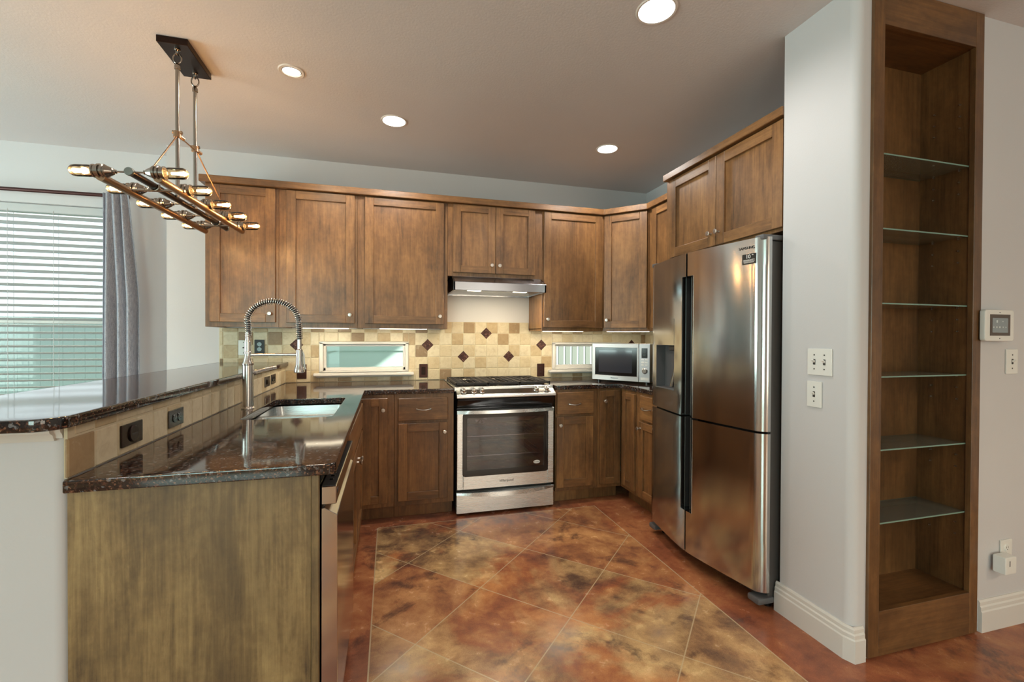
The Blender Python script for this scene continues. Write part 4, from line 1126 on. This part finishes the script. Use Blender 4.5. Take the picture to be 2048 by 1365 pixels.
obj('maker_badge', MB().box(-.6032, -.6022, dy0 + .02, dy0 + .045, .806, .818), m_ink, cp)
obj('kick_plate', MB().box(-.66, -.645, dy0, dy1, .012, .108), m_black, t)
for y in (dy0 + .05, dy1 - .05): obj('foot', MB().cyl((-.7, y, .0005), (-.7, y, .014), .015, 12), m_black, t)

# ---------------------------------------------------------------- microwave
MW_, MH_, MD_ = .490, .302, .36
t = thing('microwave_oven', 'stainless countertop microwave standing in the corner', 'microwave', (1.187, -.408, .9145), math.atan2(-.379, .307))
obj('body', MB().box(.006, MW_ - .006, .020, MD_, .016, .016 + MH_ - .003, .004), m_greyd if False else plain('microwave_shell', lin(150, 148, 146), .35, .6), t, local=True)
mfr = MB().box(0, .400, 0, .022, .016, .016 + .042, .003).box(0, .400, 0, .022, .016 + MH_ - .036, .016 + MH_, .003).box(0, .030, 0, .022, .05, .29, .003).box(.385, .400, 0, .022, .05, .29, .001)
md = obj('door', mfr, steel('microwave_steel', (.38, .36, .35), .34), t, local=True)
obj('door_glass', MB().box(.026, .388, .002, .020, .054, .286), m_black, md, local=True)
obj('window_mesh', MB().box(.060, .345, .0005, .003, .082, .262), plain('microwave_window', lin(52, 54, 62), .08, spec=.7), md, local=True)
mp = obj('control_panel', MB().box(.401, MW_, 0, .022, .016, .016 + MH_, .003), m_nickel if False else steel('microwave_panel', (.40, .40, .41), .34), t, local=True)
obj('display', MB().box(.422, .470, -.0008, .004, .206, .284, .001), m_black, mp, local=True)
dg_ = MB()
for k in range(4): dg_.box(.437, .455, -.0012, -.0006, .222 + .013 * k, .2265 + .013 * k)
obj('display_readout', dg_, plain('display_glow', lin(70, 84, 84), .4), mp, local=True)
for r_i in range(3):
    for c_i in range(2): obj('button', MB().box(.420 + .028 * c_i, .443 + .028 * c_i, -.0014, .003, .187 - .021 * r_i, .199 - .021 * r_i, .002), m_white, mp, local=True)
obj('dial', MB().lathe([(.023, 0), (.023, .003), (.0195, .005), (.0185, .016), (.0165, .018), (0, .018)], (.449, 0, .105), (0, -1, 0), 28), m_chrome, mp, local=True)
obj('button', MB().box(.415, .480, -.0014, .003, .030, .054, .003), m_white, mp, local=True)
text('maker_badge', 'Panasonic', .0165, m_ink, md, Matrix.Translation(Vector((.198, -.0008, .037))) @ Matrix.Rotation(PI / 2, 4, 'X'))
for x in (.04, MW_ - .04):
    for y in (.05, MD_ - .05): obj('foot', MB().cyl((x, y, .0003), (x, y, .0165), .014, 14), m_black, t, local=True)

# ---------------------------------------------------------------- built-in bookcase
t = thing('built_in_bookcase', 'tall narrow stained wood bookcase recessed into the white wall', 'bookcase', (1.70, -2.51, 0))
S = [shelf_wood, shelf_wood_h]
BX0, BX1, OX0, OX1 = 1.383, 2.012, 1.440, 1.962
mb = MB().box(BX0, OX0, -2.517, -2.4955, .006, ZC - .002, .0015).box(OX1, BX1, -2.517, -2.4955, .006, ZC - .002, .0015)
mb.box(OX0, OX1, -2.517, -2.4955, 2.528, ZC - .002, .001, 1).box(OX0, OX1, -2.517, -2.4955, .006, .186, .001, 1)
obj('face_frame', mb, S, t)
obj('side_panel', MB().box(1.394, 1.410, -2.4955, -2.305, .012, ZC - .004), S, t); obj('side_panel', MB().box(1.971, 1.987, -2.4955, -2.305, .012, ZC - .004), S, t)
obj('back_panel', MB().box(1.394, 1.987, -2.305, -2.290, .012, ZC - .004), S, t)
obj('top_panel', MB().box(1.410, 1.971, -2.4955, -2.305, 2.530, 2.545, 0, 1), S, t)
obj('bottom_panel', MB().box(1.410, 1.971, -2.4955, -2.305, .168, .184, 0, 1), S, t)
SH = [2.030, 1.728, 1.425, 1.126, .828, .529]
for zz_ in [2.320] + SH:
    for k in range(3):
        for yy in (-2.362, -2.458):
            for xx, d_ in ((1.971, -1), (1.410, 1)):
                if d_ == 1 and k: continue
                obj('shelf_pin', MB().cyl((xx - d_ * .002, yy, zz_ - .0085 - .0515 * k), (xx + d_ * .006, yy, zz_ - .0085 - .0515 * k), .0032, 10), m_nickel, t)
names = ['topmost glass shelf of the bookcase, seen from below', 'second glass shelf from the top of the bookcase', 'third glass shelf from the top of the bookcase', 'fourth glass shelf from the top, level with the light switches', 'fifth glass shelf from the top of the bookcase', 'lowest glass shelf of the bookcase, seen from above']
sh0 = None
for zz_, nm in zip(SH, names):
    if sh0 is None:
        sh0 = thing('glass_shelf', nm, 'shelf', (1.69, -2.40, zz_ - .006), 0, 'glass shelves in the bookcase')
        obj('pane', MB().box(-.2785, .2785, -.092, .092, .001, .0065), m_shelfglass, sh0, local=True, smooth=0)
        obj('front_edge', MB().box(-.2785, .2785, -.0945, -.092, .001, .0065), m_glassedge, sh0, local=True, smooth=0)
        obj('front_edge', MB().box(-.2785, .2785, .092, .0942, .001, .0065), m_glassedge, sh0, local=True, smooth=0)
    else: dup(sh0, (1.69, -2.40, zz_ - .006), label=nm)

# ---------------------------------------------------------------- plates, switches, outlets (local: x right, z up, front toward -y)
def plate(mb, w, h, th=.006): return mb.box(-w / 2, w / 2, -th, 0, -h / 2, h / 2, .0022, seg=2)
def screw(mb, x, z, y=-.006): return mb.lathe([(.0032, 0), (.0032, .0008), (0, .0012)], (x, y, z), (0, -1, 0), 10)
def outlet(lab, loc, rotz, mat, w=.070, h=.114, style='duplex', horiz=False, fm=None, name='wall_outlet', cat='outlet', group=None):
    t = thing(name, lab, cat, loc, rotz, group)
    obj('cover_plate', plate(MB(), w, h), mat, t, local=True)
    T = Matrix.Rotation(PI / 2, 4, 'Y') if horiz else Matrix.Identity(4)
    fm = fm or m_black
    if style in ('duplex', 'decora'):
        mb = MB()
        if style == 'duplex':
            for s in (-1, 1): mb.lathe([(.0168, 0), (.0168, .002), (.0155, .003), (0, .003)], (0, -.006, s * .0195), (0, -1, 0), 24)
        else: mb.box(-.0165, .0165, -.0085, -.005, -.033, .033, .001)
        screw(mb, 0, 0, -.006 if style == 'duplex' else -.0085)
        mb.xf(T); rc_ = obj('receptacle', mb, fm, t, local=True)
        mb = MB()
        yy = -.0094 if style == 'duplex' else -.0089
        for s in (-1, 1):
            for dx in (-.0055, .0055): mb.box(dx - .0009, dx + .0009, yy, yy + .003, s * .0195 - .001, s * .0195 + .007)
            mb.lathe([(.0022, 0), (.0022, .003)], (0, yy + .003, s * .0195 - .007), (0, -1, 0), 10)
        mb.xf(T); obj('slot', mb, m_greyd if fm is m_black else m_off, rc_, local=True)
    elif style == 'jack':
        obj('jack', screw(screw(MB().lathe([(.005, 0), (.005, .006), (.003, .009), (0, .009)], (0, -.006, 0), (0, -1, 0), 14), 0, .04), 0, -.04), m_off, t, local=True)
    elif style == 'rocker':
        mb = MB().box(-.0165, .0165, -.0085, -.005, -.033, .033, .001).box(-.014, .014, -.011, -.008, -.028, .028, .002)
        mb.xf(T); obj('rocker', mb, fm, t, local=True)
    elif style == 'single':
        mb = MB().lathe([(.0255, 0), (.0255, .003), (.023, .005), (0, .005)], (0, -.006, 0), (0, -1, 0), 30); obj('receptacle', mb, fm, t, local=True)
        mb = MB().box(-.016, .016, -.0118, -.0105, -.003, .002); mb.xf(T if False else Matrix.Identity(4)); obj('slot', mb, m_off, t, local=True)
    elif style == 'toggle':
        n = 2 if w > .1 else 1
        for k in range(n):
            x = (k - (n - 1) / 2) * .046
            mb = MB().box(x - .0055, x + .0055, -.0075, -.005, -.012, .012, .001); screw(mb, x, .030); screw(mb, x, -.030)
            tg = obj('toggle', MB().prism([(-.006, -.004), (-.006, .006), (-.017, .011), (-.018, .006)], x - .0045, x + .0045, 'x', .001), m_white, t, local=True)
            obj('slot', mb, m_off, tg, local=True)
    return t
Yb = -.0102
outlet('white blank cable plate on the tiles left of the faucet', (-1.529, Yb, 1.190), 0, m_white, style='jack', name='cable_plate', cat='wall plate')
outlet('black upright outlet on the tiles just right of the white plate', (-1.4195, Yb, 1.197), 0, m_satin_black, style='duplex', fm=m_black, h=.108)
outlet('dark bronze outlet on the tiles behind the faucet spray head', (-1.120, Yb, 1.001), 0, m_bronze_plate, style='decora', fm=m_bronze_plate)
outlet('dark bronze switch on the tiles between the sink window and the range', (-.177, Yb, .993), 0, m_bronze_plate, style='rocker', fm=m_bronze, name='light_switch', cat='switch')
outlet('reddish bronze outlet on the tiles right of the range', (.868, Yb, .985), 0, m_bronze_plate, style='decora', fm=m_bronze_plate)
Xh = -1.2343; Rz = PI / 2
m_pl = plain('dark_bronze_frame', lin(52, 40, 36), .25, .8)
outlet('dark square-faced outlet nearest the viewer on the bar strip', (Xh, -2.1785, .971), Rz, m_pl, .118, .068, 'single', fm=m_bronze)
outlet('polished two-socket outlet second from the viewer on the bar strip', (Xh, -1.878, .969), Rz, m_chromeplate, .116, .064, 'duplex', True)
outlet('dark switch on the bar strip behind the faucet post', (Xh, -.572, .979), Rz, m_chromeplate, .114, .066, 'rocker', True, fm=m_bronze, name='light_switch', cat='switch')
outlet('dark outlet at the far corner end of the bar strip', (Xh, -.4145, .982), Rz, m_chromeplate, .114, .066, 'duplex', True)
outlet('double white toggle switch plate on the column beside the fridge', (1.3125, -2.3605, 1.179), -PI / 2, m_white, .112, .113, 'toggle', name='light_switch', cat='switch')
outlet('single white toggle switch on the column below the double one', (1.3125, -2.3375, 1.040), -PI / 2, m_white, .068, .111, 'toggle', name='light_switch', cat='switch')
outlet('white toggle switch below the alarm panel at the right edge', (2.229, -2.5055, 1.180), 0, m_white, .076, .110, 'toggle', name='light_switch', cat='switch')
outlet('white wall outlet low on the right wall above the baseboard', (2.207, -2.5055, .329), 0, m_white, .075, .111, 'duplex', fm=m_white)
t = thing('plug_in_adapter', 'white square adapter plugged into the low outlet', 'adapter', (2.137, -2.5155, .302))
obj('case', MB().box(2.103, 2.176, -2.562, -2.5165, .262, .338, .006, seg=2), m_white, t)
obj('status_light', MB().box(2.127, 2.131, -2.5628, -2.560, .298, .322), m_off, t)
obj('prong_block', MB().box(2.176, 2.206, -2.54, -2.5155, .295, .325, .003), m_white, t)
t = thing('alarm_panel', 'white alarm keypad with small touchscreen beside the bookcase', 'alarm panel', (2.09, -2.53, 1.34))
obj('wall_mount', MB().box(2.036, 2.17, -2.515, -2.5055, 1.282, 1.396), m_white, t)
obj('gasket', MB().box(2.005, 2.172, -2.521, -2.515, 1.276, 1.402, .003), m_black, t)
cs = MB().slab(rr(-.0925, .0925, -.0675, .0675, .012), [], 0, .020, .004); cs.xf(Matrix(((1, 0, 0, 2.086), (0, 0, -1, -2.521), (0, 1, 0, 1.339), (0, 0, 0, 1))))
cs = obj('case', cs, m_white, t, smooth=40)
sb = obj('screen_bezel', MB().box(2.023, 2.152, -2.5416, -2.540, 1.2945, 1.3865), plain('taupe_bezel', lin(84, 72, 64), .3), cs)
sc_ = obj('screen', MB().box(2.038, 2.136, -2.5422, -2.541, 1.308, 1.371), plain('lcd_grey', lin(128, 134, 134), .25, emit=lin(120, 130, 132), es=.12), cs)
ic = plain('lcd_icon', lin(205, 212, 212), .3)
for (x, z, w, h) in ((2.066, 1.356, .008, .011), (2.102, 1.356, .006, .003), (2.045, 1.331, .005, .006), (2.064, 1.331, .007, .008), (2.083, 1.331, .007, .008), (2.104, 1.331, .005, .006), (2.122, 1.331, .005, .005)):
    mb = MB().box(x - w / 2, x + w / 2, -2.5426, -2.5421, z - h / 2, z + h / 2)
    if w > .0065: mb.box(x - w * .22, x + w * .22, -2.5427, -2.5421, z - h * .25, z + h * .25)
    obj('screen_icon', mb, ic, sc_, smooth=0)
obj('indicator', MB().box(2.082, 2.089, -2.5416, -2.540, 1.393, 1.396).box(2.083, 2.088, -2.5416, -2.540, 1.281, 1.285), m_off, cs)
